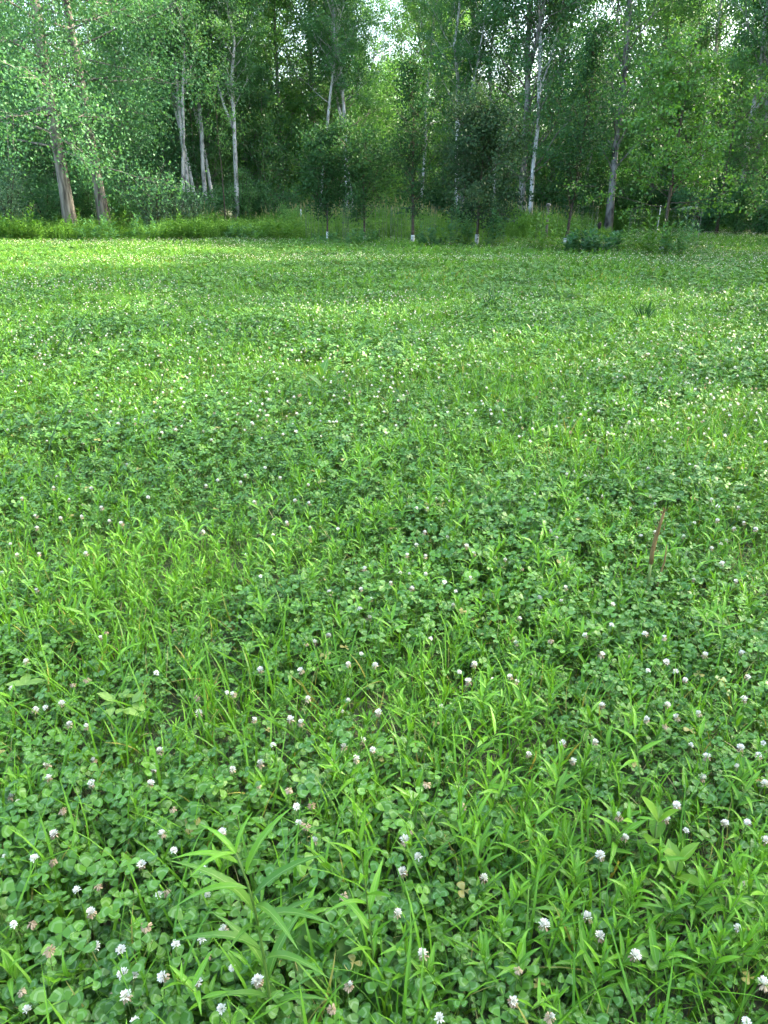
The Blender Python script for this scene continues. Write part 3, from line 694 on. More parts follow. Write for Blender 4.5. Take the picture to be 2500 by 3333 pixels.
# the wood goes on behind as one mass
fp = []
for i in range(420):
    y = RNG.uniform(84, 112); x = RNG.uniform(-.8, .8)*y
    fp.append((x, y, 0))
fp = np.array(fp); gapm = (fp[:, 0]/fp[:, 1] > -.026) & (fp[:, 0]/fp[:, 1] < .008)
fi = np.where(RNG.random(len(fp)) < .55, 0, 1); fi = np.where(gapm, 2, fi)
scatter('distant_woodland', fp, RNG.random(len(fp))*6.28, np.where(gapm, RNG.uniform(.7, 1.0, len(fp)), RNG.uniform(.36, .56, len(fp))), fi, [PK[1].cr, PK[5].cr, UK[1].cr], 'far woodland closing the view behind the poplars', 'woodland')

# two big cottonwoods at the left, boughs hanging down
a, b, c = grow(610, H=19, r0=.235, inner=.5, h0=.16, nl=60, ll=.22, up=.35, droop=.35, leaf=.095, per=48, cl=.6, sub=6, lowskew=1.25, lean=(-.03, 0), low=1.0)
t = thing('cottonwood_tree', 'big cottonwood with a thick furrowed trunk, nearest the left edge', 'tree', (*pixy(237, 770, 30.5)[:2], 0), .3, 'big cottonwoods at the left')
link('trunk', a.mesh('cottonwood_trunk', M_bark), t); link('branches', b.mesh('cottonwood_limbs', M_grey_bark), t); link('crown', c.mesh('cottonwood_crown', M_cotton), t)
a, b, c = grow(613, H=20, r0=.215, inner=.5, h0=.2, nl=58, ll=.21, up=.4, droop=.3, leaf=.095, per=48, cl=.6, sub=6, lowskew=1.25, lean=(-.045, .01), low=1.4)
t = thing('cottonwood_tree', 'tall cottonwood whose bare trunk shows above the boughs, second from the left', 'tree', (*pixy(350, 770, 32.0)[:2], 0), 0, 'big cottonwoods at the left')
link('trunk', a.mesh('cottonwood_trunk', M_bark), t); link('branches', b.mesh('cottonwood_limbs', M_grey_bark), t); link('crown', c.mesh('cottonwood_crown', M_cotton), t)

# trees standing off to the right, outside the picture: they shade the meadow
for x, y, k, sc in ((17, -3, 0, 1.05), (20.5, 1.5, 2, 1.0), (16, 3.2, 4, 1.0), (19, 6.5, 1, 1.1), (23.5, 7.6, 3, 1.15), (17.5, 9.1, 0, .95), (18.3, 13.9, 4, 1.05), (18.5, 18.6, 2, 1.0), (23, 19.5, 1, 1.1), (20.5, 23.0, 0, 1.1), (23, 28, 3, 1.1), (26, 24, 2, 1.1), (26, 4, 5, 1.25), (28, 20, 0, 1.1), (27, -2, 1, 1.2), (19.5, 27, 4, 1.0), (24.5, 32, 0, 1.1),
                    (24, 36.5, 2, 1.1), (31, 33, 0, 1.15), (30, 46, 2, 1.1), (37, 42, 1, 1.2), (33, 27, 1, 1.1), (29, 11.5, 3, .62)):
    PK[k].put('poplar_tree', 'poplar of the wood along the right side of the meadow, casting shade', (x, y, 0), RNG.random()*6.28, sc, 'poplars along the right side of the meadow')

# ------------------------------------------------------------------ shrubs
def shrub_geo(seed, R, H, n, leaf, T=RHOMB, stems=9, tilt=.9):
    rng = np.random.default_rng(seed); br = MB(); cr = MB(); anch = []; tn = []
    for i in range(stems):
        az = i*2.399+rng.normal(0, .3); rr = R*rng.uniform(.15, .9); h = H*rng.uniform(.6, 1.0)*(1-.35*(rr/R)**2)
        tip = np.array([rr*math.cos(az), rr*math.sin(az), h]); s_ = np.linspace(0, 1, 5)[:, None]
        B = s_*tip*np.array([1, 1, 0])*s_**.6+s_*np.array([0, 0, h])+np.cumsum(rng.normal(0, .03, (5, 3)), 0)*s_
        br.tube(B, np.linspace(.028, .008, 5), 4, 0)
        for j in range(9):
            u = rng.uniform(.15, 1.02); bb = np.array([np.interp(u, s_[:, 0], B[:, k]) for k in range(3)]); e = bb+unit(rng.standard_normal(3)+np.array([.5*math.cos(az), .5*math.sin(az), .25]))*rng.uniform(.2, .55)*R*.55
            br.prisms([bb], [e], .007, .003); anch += [bb*.4+e*.6, e]; tn += [rng.random()*.6]*2
    An = np.array(anch); k = max(1, n//len(An)); An = np.repeat(An, k, 0); Tn = np.repeat(np.array(tn), k)
    loc = An+rng.normal(0, .17*R**.5, An.shape)*(.4+.6*rng.random((len(An), 1))); loc[:, 2] = np.maximum(loc[:, 2], .05+.3*rng.random(len(loc)))
    d = rng.standard_normal((len(loc), 3)); z = rng.standard_normal((len(loc), 3))*tilt; z[:, 2] += .9
    cr.bulk(T, frames(d, z), loc, leaf*rng.uniform(.6, 1.25, len(loc)), np.clip(Tn+.35*rng.random(len(loc)), 0, 1), 0)
    return br, cr
class Shrub:
    def __init__(s, seed, mat, R, H, n, leaf, T=RHOMB, stems=9):
        b, c = shrub_geo(seed, R, H, n, leaf, T, stems); s.b = b.mesh('shrub_stems', M_twig); s.c = c.mesh('shrub_foliage', mat)
    def put(s, name, label, loc, rz=0., sc=1., group=None):
        t = thing(name, label, 'shrub', loc, rz, group, sc); link('stems', s.b, t); link('foliage', s.c, t); return t
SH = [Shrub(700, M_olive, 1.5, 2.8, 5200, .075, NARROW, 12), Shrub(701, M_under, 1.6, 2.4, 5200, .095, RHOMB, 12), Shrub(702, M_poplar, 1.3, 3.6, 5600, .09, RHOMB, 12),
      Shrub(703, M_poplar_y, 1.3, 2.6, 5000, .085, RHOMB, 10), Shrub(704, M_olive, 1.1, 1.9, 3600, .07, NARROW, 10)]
for px, Y, k, rz, sc, lab in (
    (505, 32, 0, .3, 1.05, 'tall silvery-leaved shrub right of the two cottonwood trunks'),
    (600, 33.5, 4, 1.3, 1.1, 'small dark silvery shrub beside the tall silvery one'),
    (30, 29.5, 0, 2.3, 1.15, 'large silvery shrub at the left edge below the cottonwood'),
    (-90, 31, 0, 4.3, 1.3, 'silvery shrub half cut off by the left edge'),
    (150, 33, 1, .9, 1.1, 'dark shrub in the shade between the left edge and the thick trunk'),
    (290, 34, 2, 2.0, .8, 'bright-leaved shrub between the two cottonwood trunks'),
    (420, 35, 3, .2, .85, 'yellow-green shrub just behind the second cottonwood trunk'),
    (690, 37, 1, 3.1, 1.0, 'dark shrub under the pale forked poplar'),
    (790, 38, 2, .1, .75, 'dark green shrub behind the sunlit grass'),
    (880, 40, 1, 4.1, 1.05, 'low dark shrub left of the first guarded young tree'),
    (945, 34.5, 3, 2.6, .62, 'little sunlit shrub with pale leaves left of the first guarded young tree'),
    (1130, 45, 3, 1.0, 1.1, 'sunlit yellow-green shrub glowing between the first two young trees'),
    (1270, 47, 3, 3.6, 1.2, 'sunlit shrub under the gap of sky'),
    (1430, 46, 1, 5.1, 1.1, 'dark shrub behind the slender vine-clad young tree'),
    (1610, 44, 2, 2.2, 1.0, 'green shrub in the shade behind the wide dark young tree'),
    (1780, 42, 1, 1.1, 1.2, 'dark shrub right of the thick double-stemmed poplar'),
    (1900, 40, 2, 4.4, .9, 'green shrub behind the leaning young tree'),
    (2040, 41, 3, .8, 1.15, 'yellow-green shrub behind the bright young tree'),
    (2190, 41, 2, 5.2, 1.0, 'green shrub between the bright young tree and the dark thicket'),
    (2300, 39, 1, 1.7, 1.45, 'broad dark shrub at the left end of the right-hand thicket'),
    (2400, 38.5, 1, 3.9, 1.6, 'broad dark shrub in the middle of the right-hand thicket'),
    (2500, 38, 1, .4, 1.6, 'broad dark shrub at the right edge of the picture'),
    (2300, 33, 1, 2.9, 1.0, 'dark bush in front of the thicket, left of the smooth trunk'), (2400, 32.5, 2, 4.9, .85, 'bush hiding the foot of the smooth right-hand trunk'), (2490, 32, 1, 5.9, 1.15, 'dark bush before the thicket at the right edge'),
    (2600, 37, 2, 2.4, 1.2, 'tall shrub cut off by the right edge')):
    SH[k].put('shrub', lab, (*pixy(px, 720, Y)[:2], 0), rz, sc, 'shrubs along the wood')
for Y in sorted(RNG.uniform(46, 66, 46)):
    x = RNG.uniform(-.55, .57)*Y
    SH[int(RNG.choice([1, 1, 2, 3, 2]))].put('shrub', behind('undergrowth bush', x, Y), (x, Y, 0), RNG.random()*6, RNG.uniform(.8, 1.5), 'undergrowth bushes inside the wood')

# ------------------------------------------------------------------ young trees with white guards
def guard_mesh(r, h, seed):
    mb = MB(); rng = np.random.default_rng(seed); n = 9; z = np.linspace(0.02, h, n)
    P = np.stack([rng.normal(0, .002, n), rng.normal(0, .002, n), z], -1); R = r*(1+.05*np.where(np.arange(n) % 2, 1, -1)); mb.tube(P, R, 8, 0)
    return mb.mesh('trunk_guard', M_guard)

def cage_mesh(R, H, seed, wires=30):
    rng = np.random.default_rng(seed); mb = MB(); a = np.arange(wires)*2*PI/wires
    p = np.stack([R*np.cos(a), R*np.sin(a), 0*a], -1); q = p+np.stack([rng.normal(0, .02, wires), rng.normal(0, .02, wires), np.full(wires, H)], -1)
    mb.prisms(p, q, .0026, .0026, .5, 0, 4)
    for z in np.linspace(.12, H-.01, 7):
        u = p+(q-p)*(z/H); mb.prisms(u, np.roll(u, -1, 0), .0016, .0016, .5, 0, 3)
    return mb.mesh('wire_mesh', M_wire)

def young(px, py, label, kw, leafm, guard, cage=None, rz=0.0, lean_label=None):
    p = pix(px, py); a, b, c = grow(**kw)
    t = thing('young_tree', label, 'tree', p, rz, 'young trees in a row across the far meadow')
    tk0 = link('trunk', a.mesh('young_trunk', M_twig), t); link('branches', b.mesh('young_branches', M_twig), t); link('crown', c.mesh('young_crown', leafm), t)
    if guard:
        g = link('trunk_guard', guard_mesh(kw['r0']*1.3, guard*.8, int(px)), tk0); g['label'] = 'white plastic guard round the foot of the trunk'
    if cage:
        ct = thing('tree_cage', cage[2], 'wire cage', p, .2, 'wire cages round the young trees')
        link('wire_mesh', cage_mesh(cage[0], cage[1], int(px)), ct)
    return t
YB = dict(bend=.02, leaf=.080, cl=.24, tilt=.9, twig=.14, rag=.55)
young(1067, 792, 'young tree with a low side branch and a clean white guard, first of the row', dict(seed=801, H=3.3, r0=.036, h0=.20, nl=34, ll=.27, up=.95, per=20, sub=4, **YB, prof='vase'), M_sap, .48, (.75, 1.25, 'thin wire cage round the first young tree of the row'))
young(1187, 795, 'young tree with a bent stem and short white guard, second of the row', dict(seed=802, H=3.2, r0=.038, h0=.22, nl=34, ll=.32, up=.65, per=20, sub=4, **YB, prof='vase'), M_sap, .34, (.75, 1.25, 'thin wire cage round the second young tree of the row'))
young(1343, 800, 'slender tall young tree with upright boughs, third of the row', dict(seed=803, H=5.2, r0=.05, h0=.15, nl=44, ll=.17, up=1.0, per=12, sub=4, **YB), M_sap, .42, (.75, 1.2, 'thin wire cage round the slender young tree'))
young(1551, 808, 'wide dark-leaved young tree with a bright white guard, fourth of the row', dict(seed=804, H=3.8, r0=.05, h0=.17, nl=46, ll=.34, up=.40, per=26, sub=5, **YB, prof='vase'), M_sapdark, .52, (.85, 1.15, 'wire cage round the wide dark-leaved young tree'))
young(1838, 806, 'leaning young tree with curved upright boughs and a ragged pale guard', dict(seed=805, H=6.0, r0=.05, h0=.13, nl=46, ll=.18, up=1.0, per=13, sub=4, lean=(.10, 0), **YB), M_sap, .36, (.95, 1.25, 'wire cage round the leaning young tree'))
YB2 = dict(YB); YB2.update(leaf=.078, cl=.17, tilt=.5)
young(2150, 828, 'large young tree with layered bright green leaves at the right end of the row', dict(seed=806, H=5.0, r0=.055, h0=.22, nl=46, ll=.32, up=.32, per=18, sub=5, lean=(.02, 0), **YB2, prof='vase'), M_sapbright, .46, (.95, 1.2, 'wire cage round the bright-leaved young tree at the right'))
# a second sapling of the same kind, farther back, and a thin one left of the row
young(2330, 770, 'bright-leaved young tree half merged with the dark thicket at the right', dict(seed=807, H=6.2, r0=.06, h0=.25, nl=34, ll=.30, up=.35, per=15, sub=5, **YB2, prof='vase'), M_sapbright, None)
young(738, 765, 'thin-stemmed sapling with a sparse sunny crown in the sunlit grass', dict(seed=808, H=6.0, r0=.035, h0=.5, nl=14, ll=.18, up=.6, per=9, sub=3, **YB), M_poplar_y, None)

# rank growth round the feet of the young trees
def weed_clump(px, py, label, seed, n, R, h0, h1, mat, L=.11):
    rng = np.random.default_rng(seed); t = thing('weed_clump', label, 'weeds', pix(px, py), 0, 'rank weeds round the young trees')
    mb = MB(); st = MB()
    for i in range(n):
        r = R*math.sqrt(rng.random()); a = rng.random()*6.28; off = np.array([r*math.cos(a), r*math.sin(a), 0])
        P, pos, d, nz, sz, u = shoot_layout(rng, rng.uniform(h0*.7, h1*1.45)*(1-.35*(r/R)**2), 15, L*1.6, lean=.25, el0=.1, el1=.9)
        mb.bulk(LANCE_LO[i % 2], frames(d, nz), pos+off, np.stack([sz*2.0, sz, sz], -1), np.clip(rng.normal(.4, .2, len(u)), 0, 1), 0)
        st.prisms([off], [P[-1]+off], .004, .002, .4, 0)
    link('foliage', mb.mesh('weed_foliage', mat), t); link('stems', st.mesh('weed_stems', M_stem), t)
weed_clump(1490, 812, 'tall dark weeds growing left of the bright white guard', 901, 30, .42, .5, 1.25, M_under)
weed_clump(1612, 815, 'upright weeds growing right of the bright white guard', 902, 18, .3, .5, 1.05, M_under)
weed_clump(1400, 812, 'dark low weeds between the slender tree and the wide dark tree', 903, 20, .5, .3, .65, M_under)
weed_clump(1930, 832, 'dark broad-leaved weed mound right of the leaning young tree', 904, 40, .8, .3, .6, M_under, .14)
weed_clump(1790, 822, 'grassy weeds left of the leaning young tree', 905, 30, .7, .4, .9, M_tall)
weed_clump(2100, 840, 'rank weeds left of the bright young tree', 906, 34, .75, .5, 1.1, M_tall)
weed_clump(2215, 845, 'rank weeds right of the bright young tree', 907, 26, .6, .4, 1.0, M_under)
weed_clump(1180, 803, 'low dark weeds round the short white guard', 908, 30, .6, .2, .5, M_under)
weed_clump(1060, 800, 'low dark weeds round the clean white guard', 909, 20, .5, .2, .4, M_under)

for i, (px, mt, h, lab) in enumerate(((20, M_under, .9, 'dark leafy weeds at the left end of the tall grass'), (95, M_tall, 1.0, 'leafy weeds left of the thick furrowed trunk'), (170, M_under, .8, 'dark weeds at the foot of the thick furrowed trunk'), (255, M_tall, .9, 'leafy weeds between the two cottonwood trunks'), (330, M_under, .75, 'dark weeds below the second cottonwood trunk'),
        (410, M_tall, .95, 'leafy weeds below the tall silvery shrub'), (480, M_under, .8, 'dark weeds where the shaded grass meets the sunlit grass'), (590, M_tall, .9, 'sunlit leafy weeds below the small silvery shrub'), (700, M_tall, .8, 'sunlit leafy weeds in front of the pale forked poplar'), (800, M_under, .6, 'low dark weeds in front of the sunlit grass'), (900, M_tall, .85, 'sunlit leafy weeds left of the little white stake'))):
    weed_clump(px, 786+6*math.sin(i*2.1), lab, 920+i, 26, .75, h*.6, h, mt, .12)

# stakes, post, fallen branch and other small things by the wood
def stick(name, label, cat, px, py, Y, H, r, mat, lean=0.0, group=None, cap=False):
    p = pixy(px, py, Y); p[2] = 0; t = thing(name, label, cat, p, 0, group)
    mb = MB(); z = np.linspace(0, H, 5); mb.tube(np.stack([lean*z, 0*z, z], -1), r*np.array([1, 1.02, .98, 1., .9]), 8, 0)
    link('shaft', mb.mesh('shaft', mat), t)
    if cap:
        mb = MB(); mb.tube(np.array([(lean*H, 0, H-.06), (lean*H, 0, H-.05), (lean*H, 0, H+.03), (lean*H, 0, H+.05)]), np.array([r*1.5, r*1.9, r*1.8, r*.6]), 8, 0); link('cap', mb.mesh('cap', mat), t)
    return t
stick('wooden_stake', 'thin white stake standing up in the weeds by the bright young tree', 'stake', 2134, 780, 25.5, 1.25, .014, M_guard, .02)
stick('wooden_stake', 'little white stake in the sunlit grass left of the first guarded tree', 'stake', 983, 770, 32.5, 1.05, .016, M_guard)
stick('fence_post', 'grey weathered post with a knob on top, left of the leaning young tree', 'post', 1777, 775, 28, 1.25, .05, M_post, 0, None, True)

def branch(name, label, px0, py0, px1, py1, Y, r, mat, cat, seed, twigs=0):
    rng = np.random.default_rng(seed); a = pixy(px0, py0, Y); b = pixy(px1, py1, Y+.6); t = thing(name, label, cat, (a[0], a[1], 0))
    s_ = np.linspace(0, 1, 9)[:, None]; P = (a+(b-a)*s_)-np.array([a[0], a[1], 0])+np.cumsum(rng.normal(0, .012, (9, 3)), 0)
    mb = MB(); mb.tube(P, r*np.linspace(1, .45, 9), 8, 0, .5, .06, rng); link('limb', mb.mesh('limb', mat), t)
    for i in range(twigs):
        q = P[3+i % 5]; mb = MB(); e = q+unit(rng.standard_normal(3)+np.array([0, 0, .4]))*.5; mb.tube(np.array([q, (q+e)/2+.03*rng.standard_normal(3), e]), np.array([.02, .015, .006]), 4, 0); link('twig', mb.mesh('twig', mat), t)
branch('fallen_branch', 'bleached fallen branch slanting above the tall grass under the sky gap', 1300, 722, 1228, 685, 40, .09, M_wood, 'branch', 31, 3)
for i, (x0, y0, x1, y1) in enumerate(((1722, 725, 1700, 665), (1728, 722, 1706, 650), (1715, 728, 1712, 655), (1735, 724, 1704, 672))):
    branch('leaning_branch', ['short dead branch propped on the thick pale poplar, inner left', 'longest dead branch propped on the thick pale poplar', 'steepest dead branch propped on the thick pale poplar', 'outermost dead branch propped on the thick pale poplar'][i], x0, y0, x1, y1, 37.2+.1*i, .03, M_wood, 'branch', 33+i)
# weed stalk with one pale leaf in front of the dark thicket
p = pix(2205, 820); t = thing('tall_weed', 'tall dark weed stalk with a pale drooping leaf, right of the bright young tree', 'weed', p)
mb = MB(); mb.tube(np.array([(0, 0, 0), (.02, 0, .4), (.03, 0, .8), (.08, 0, 1.2)]), np.array([.012, .010, .008, .004]), 4, 0); link('stem', mb.mesh('stem', M_wiry), t)
for az, el, L in ((.1, .35, .26), (3.0, .1, .2), (2.2, .5, .15), (-.6, .2, .16)):
    mb = MB(); d = np.array([[math.cos(az)*math.cos(el), math.sin(az)*math.cos(el), math.sin(el)]]); mb.bulk(OVATE, frames(d, np.array([[0, -.5, 1.]])), np.array([[.08, 0, 1.18]]), np.array([L]), np.array([.8]), 0); link('leaf', mb.mesh('leaf', M_olive), t)
# unidentified small dark lump hanging beside the leaning tree
p = pix(1943, 812); t = thing('dark_drooping_lump', 'small dark rounded object drooping on a bent stalk right of the leaning young tree', 'seed head', p)
mb = MB(); mb.tube(np.array([(.05, 0, 0), (.06, 0, .4), (.04, 0, .75), (.01, 0, .86), (0, 0, .80)]), np.array([.008, .007, .006, .005, .005]), 4, 0); link('stem', mb.mesh('stem', M_wiry), t)
mb = MB(); mb.tube(np.array([(0, 0, .80), (0, 0, .76), (0, 0, .70), (0, 0, .63), (-.01, 0, .58)]), np.array([.02, .055, .062, .04, .008]), 8, 0, .5, .08, np.random.default_rng(3)); link('head', mb.mesh('head', M_dark), t)

# ------------------------------------------------------------------ things of the near meadow
LM = {'down': {}, }
def leaf_meshes(T, mat, name='leaf'):
    out = []
    for k, q in enumerate(T):
        for tint in (.15, .45, .75):
            mb = MB(); mb.bulk(q, np.eye(3)[None], np.zeros((1, 3)), np.ones(1), np.array([tint]), 0); out.append(mb.mesh(name, mat))
    return out
LEAF_L = leaf_meshes(LANCE, M_lance); LEAF_H = leaf_meshes(LANCE, M_lance_hero); LEAF_M = leaf_meshes([OVATE], M_milk); LEAF_P = leaf_meshes([OVATE], M_pale); LEAF_B = leaf_meshes([OVATE, lance_T(.22, .0, 6, .35)], M_bright); LEAF_D = leaf_meshes(DANDE, M_broad)

def add_leaf(parent, me, pos, d, z, s, name='leaf', wide=1.0):
    o = bpy.data.objects.new(name, me); COL.objects.link(o); o.parent = parent
    R = frames(np.asarray(d, float)[None], np.asarray(z, float)[None])[0]
    M4 = Matrix.Identity(4)
    for i in range(3):
        for j in range(3): M4[i][j] = R[i, j]*s*(wide if j == 0 else 1)
        M4[i][3] = float(pos[i])
    o.matrix_local = M4
    return o

def plant(name, label, cat, loc, rng, H, n, L, meshes, group=None, r=.0018, stem=None, wide=1.0, **kw):
    t = thing(name, label, cat, loc, rng.random()*6.28, group)
    P, pos, d, nz, sz, u = shoot_layout(rng, H, n, L, **kw)
    mb = MB(); mb.tube(P, np.linspace(r, r*.5, len(P)), 4, 0, .5); link('stem', mb.mesh('stem', stem or M_stem), t)
    for i in range(n):
        k = int(rng.integers(0, len(meshes)//3))*3+(2 if u[i] > .75 else int(rng.integers(0, 2)))
        add_leaf(t, meshes[k], pos[i], d[i], nz[i], sz[i], wide=wide)
    return t

# the drooping goldenrod in the foreground, leaf by leaf
r_ = np.random.default_rng(11)
hp = np.array([-.205, .90, 0.]); t = thing('goldenrod_plant', 'tall foreground weed with long drooping leaves and a nodding curled tip', 'plant', hp)
Hh = .50; tt = np.linspace(0, 1, 9); P = np.stack([-.02*tt**1.3-.02*tt**6, .01*tt, Hh*tt], -1)
mb = MB(); mb.tube(P, np.linspace(.0036, .002, 9), 8, 0, .4); link('stem', mb.mesh('stem', M_stem), t)
for u, az, el, L, k, s_ in ((.16, 2.9, .7, .17, 2, 0), (.20, .4, .8, .15, 0, 0), (.26, -.2, .35, .17, 1, 0), (.30, 3.5, .4, .16, 1, 0), (.38, .9, .9, .20, 0, 0), (.44, 2.7, 1.0, .19, 2, 0), (.50, -.5, .5, .19, 3, 0), (.54, 3.3, .55, .21, 0, 0), (.60, .1, .65, .20, 1, 0), (.63, 4.4, 1.0, .17, 2, 0),
                        (.68, -.35, .55, .21, 3, 0), (.72, 2.95, .75, .23, 0, 0), (.76, 5.4, .45, .19, 3, 0), (.80, .3, .35, .20, 1, 0), (.84, 3.4, .15, .16, 3, 0), (.90, .6, .75, .19, 1, 0), (.95, 3.2, .35, .15, 3, 0), (.98, 2.6, .5, .12, 3, 0), (1.0, 3.8, .2, .11, 3, 0), (1.0, .9, 1.0, .10, 1, 0)):
    q = np.array([np.interp(u, tt, P[:, j]) for j in range(3)]); k = (3, 1, 3, 3, 1)[k]; el = min(el+.45, 1.32)
    add_leaf(t, LEAF_H[k*3+int(r_.integers(0, 3))] if u < .82 else LEAF_L[k*3+2], q, (math.cos(az)*math.cos(el), math.sin(az)*math.cos(el), math.sin(el)), (-math.cos(az)*math.sin(el), -math.sin(az)*math.sin(el), math.cos(el)), L*.74, wide=.72)

# slender upright weeds in the foreground
def slender(px, py, label, H, n, L, seed, lean=.1):
    return plant('slender_weed', label, 'plant', pix(px, py), np.random.default_rng(seed), H, n, L, LEAF_L, 'slender upright weeds', .0022, M_stem, .8, lean=lean, el0=.75, el1=1.3)
slender(1225, 3290, 'slender weed with narrow upright leaves and a thin brown-green stem right of the drooping one', .50, 20, .085, 21)
slender(1565, 2960, 'slender narrow-leaved weed standing right of the broad dock leaf', .34, 20, .07, 22)
slender(1500, 2900, 'narrow-leaved weed rising just behind the broad dock leaf', .30, 18, .07, 23)
slender(1785, 2760, 'tall narrow-leaved weed above the thick weeds at the lower right', .34, 18, .075, 24)
slender(1690, 2830, 'upright weed with bright narrow leaves left of the broad-leaved seedling', .26, 18, .07, 25)

# lance-leaved plants that stand out one by one
LP = [(1300, 2560, .26), (1090, 2690, .22), (1150, 2700, .20), (1340, 2740, .22), (700, 2420, .24), (520, 2300, .20), (650, 2150, .26), (600, 2080, .26), (560, 2020, .25), (450, 1980, .22), (380, 2060, .22), (300, 2130, .22), (240, 2100, .20), (340, 1930, .2), (640, 1930, .22), (720, 1900, .2), (250, 1960, .2),
      (900, 1900, .3), (1110, 1800, .26), (1210, 1780, .28), (1250, 1640, .2), (1010, 1850, .22), (1330, 1980, .26), (1290, 2030, .22), (1500, 2080, .24), (1600, 2050, .24), (1750, 2150, .26), (1820, 2200, .24), (1680, 2230, .24), (1900, 2050, .22), (1560, 2350, .28), (1580, 2420, .26), (1780, 2400, .28), (1700, 2420, .22),
      (1330, 2330, .26), (1260, 2360, .24), (2050, 2440, .26), (2100, 2500, .24), (2150, 2220, .22), (2000, 2300, .22), (2300, 2200, .22), (2420, 2100, .2), (2350, 2650, .22), (1320, 2400, .2), (120, 2670, .22), (60, 2700, .24), (170, 2700, .2), (100, 3300, .24), (790, 3330, .22), (1080, 3240, .16), (1330, 3300, .24), (1420, 3330, .2),
      (1620, 3080, .26), (1700, 3060, .26), (1760, 3020, .26), (1830, 3100, .26), (1880, 3000, .24), (2000, 3060, .30), (2040, 3080, .26), (1960, 3150, .22), (2120, 3120, .24), (2210, 3060, .3), (2270, 3000, .3), (2330, 3080, .28), (2420, 3050, .28), (2450, 3140, .26), (2300, 3200, .24), (2180, 3240, .24), (2080, 3270, .24), (1980, 3270, .22), (1860, 3260, .26), (1760, 3230, .24), (1650, 3180, .24),
      (1600, 3280, .24), (1700, 3330, .24), (1900, 3340, .24), (2250, 3320, .24), (2400, 3290, .26), (1640, 2920, .24), (1740, 2900, .24), (1850, 2880, .22), (1900, 2800, .2), (2430, 2930, .22), (1180, 2460, .2), (40, 1640, .24), (90, 1660, .22), (2330, 1850, .2), (1560, 1760, .2), (1450, 1850, .22), (1700, 1780, .2), (1960, 1800, .2), (2300, 1480, .2)]
LANDM = [('the drooping foreground weed', np.array([-.205, .90, 0.])), ('the broken brown stalk', pix(2080, 1980)), ('the bright broad-leaved seedling', pix(2110, 2830)), ('the pale toothed seedling', pix(420, 2420)), ('the broad dock leaf', pix(1480, 2760)), ('the slender brown-stemmed weed', pix(1225, 3290)), ('the milkweed', pix(1160, 1290)), ('the pale three-leaved seedling', pix(110, 2350))]
LANDM += [('the dark grassy tuft', pix(1595, 1025)), ('the bluish grassy tuft', pix(2095, 1050)), ('the tall broad-bladed tuft', pix(1830, 1470)), ('the straight dark stem at the left', pix(335, 1205)), ('the tallest lower-right weed', pix(1785, 2760))]
ORD = ['nearest', 'second nearest', 'third nearest', 'fourth nearest', 'fifth nearest', 'sixth nearest', 'seventh nearest', 'eighth nearest', 'ninth nearest', 'tenth nearest', 'eleventh nearest', 'twelfth nearest', 'thirteenth nearest', 'fourteenth nearest', 'fifteenth nearest', 'sixteenth nearest']
def names_by_landmark(lst, noun, z):
    """each thing is named by the landmark it stands nearest to, on which side, and its order there"""
    slots = {}
    for i, a in enumerate(lst):
        p = pix(a[0], a[1], z); r, nm, q = min(((np.linalg.norm(p[:2]-q[:2]), nm, q) for nm, q in LANDM), key=lambda b: b[0])
        dx, dy = p[0]-q[0], p[1]-q[1]; w = ''
        v = '' if abs(dy) < .38*r else ('beyond' if dy > 0 else 'before'); h = '' if abs(dx) < .38*r else ('left of' if dx < 0 else 'right of')
        w = (v+' and '+h) if v and h else (v or h or 'at')
        slots.setdefault((nm, w), []).append((r, i))
    out = {}
    for (nm, w), l in slots.items():
        for k, (r, i) in enumerate(sorted(l)): out[i] = '%s, %s %s %s' % (noun, ORD[k] if k < 15 else 'well', w, nm)
    return out
tk_ = names_by_landmark(LP, 'lance-leaved weed', 0)
for i, (px, py, H) in enumerate(LP):
    rng = np.random.default_rng(1000+i); H *= .78
    plant('lance_leaved_weed', tk_[i], 'plant', pix(px, py), rng, H, int(11+H*28), .045+.09*H*rng.uniform(.6, 1.1), LEAF_L, 'lance-leaved weeds standing out of the clover', .0019, None, 1.05, lean=.2)

# broad-leaved single plants
r_ = np.random.default_rng(60)
def opp(name, label, px, py, H, pairs, L, meshes, seed, wide=1.0, el=.7):
    rng = np.random.default_rng(seed); t = thing(name, label, 'plant', pix(px, py), rng.random()*3)
    P = np.array([(0, 0, 0), (.004, 0, H*.5), (.0, .004, H)]); mb = MB(); mb.tube(P, np.array([.003, .0026, .0018]), 4, 0); link('stem', mb.mesh('stem', M_stem), t)
    for i in range(pairs):
        u = .4+.6*(i+1)/pairs
        for s_ in (0, PI):
            az = i*PI/2+s_+rng.normal(0, .15); e = el+.5*(i/pairs)+rng.normal(0, .12); dd = np.array([math.cos(az)*math.cos(e), math.sin(az)*math.cos(e), math.sin(e)])
            add_leaf(t, meshes[int(rng.integers(0, len(meshes)))], (0, 0, H*u), dd, (-math.cos(az)*math.sin(e), -math.sin(az)*math.sin(e), math.cos(e)), L*rng.uniform(.8, 1.15), wide=wide)
opp('seedling', 'bright yellow-green seedling with a few broad pointed leaves at the lower right', 2110, 2850, .17, 2, .080, LEAF_B, 61, 1.1, .8)
opp('seedling', 'second broad-leaved seedling just below the bright yellow-green one', 2180, 2960, .15, 2, .076, LEAF_B, 62, 1.0, .75)
opp('milkweed_plant', 'stout milkweed with broad upright leaves in the middle distance', 1162, 1296, .36, 4, .135, LEAF_M, 63, .8, .55)
opp('milkweed_plant', 'small milkweed with three upright leaves left of the stout one', 1050, 1330, .24, 2, .15, LEAF_M, 64, .8, .9)
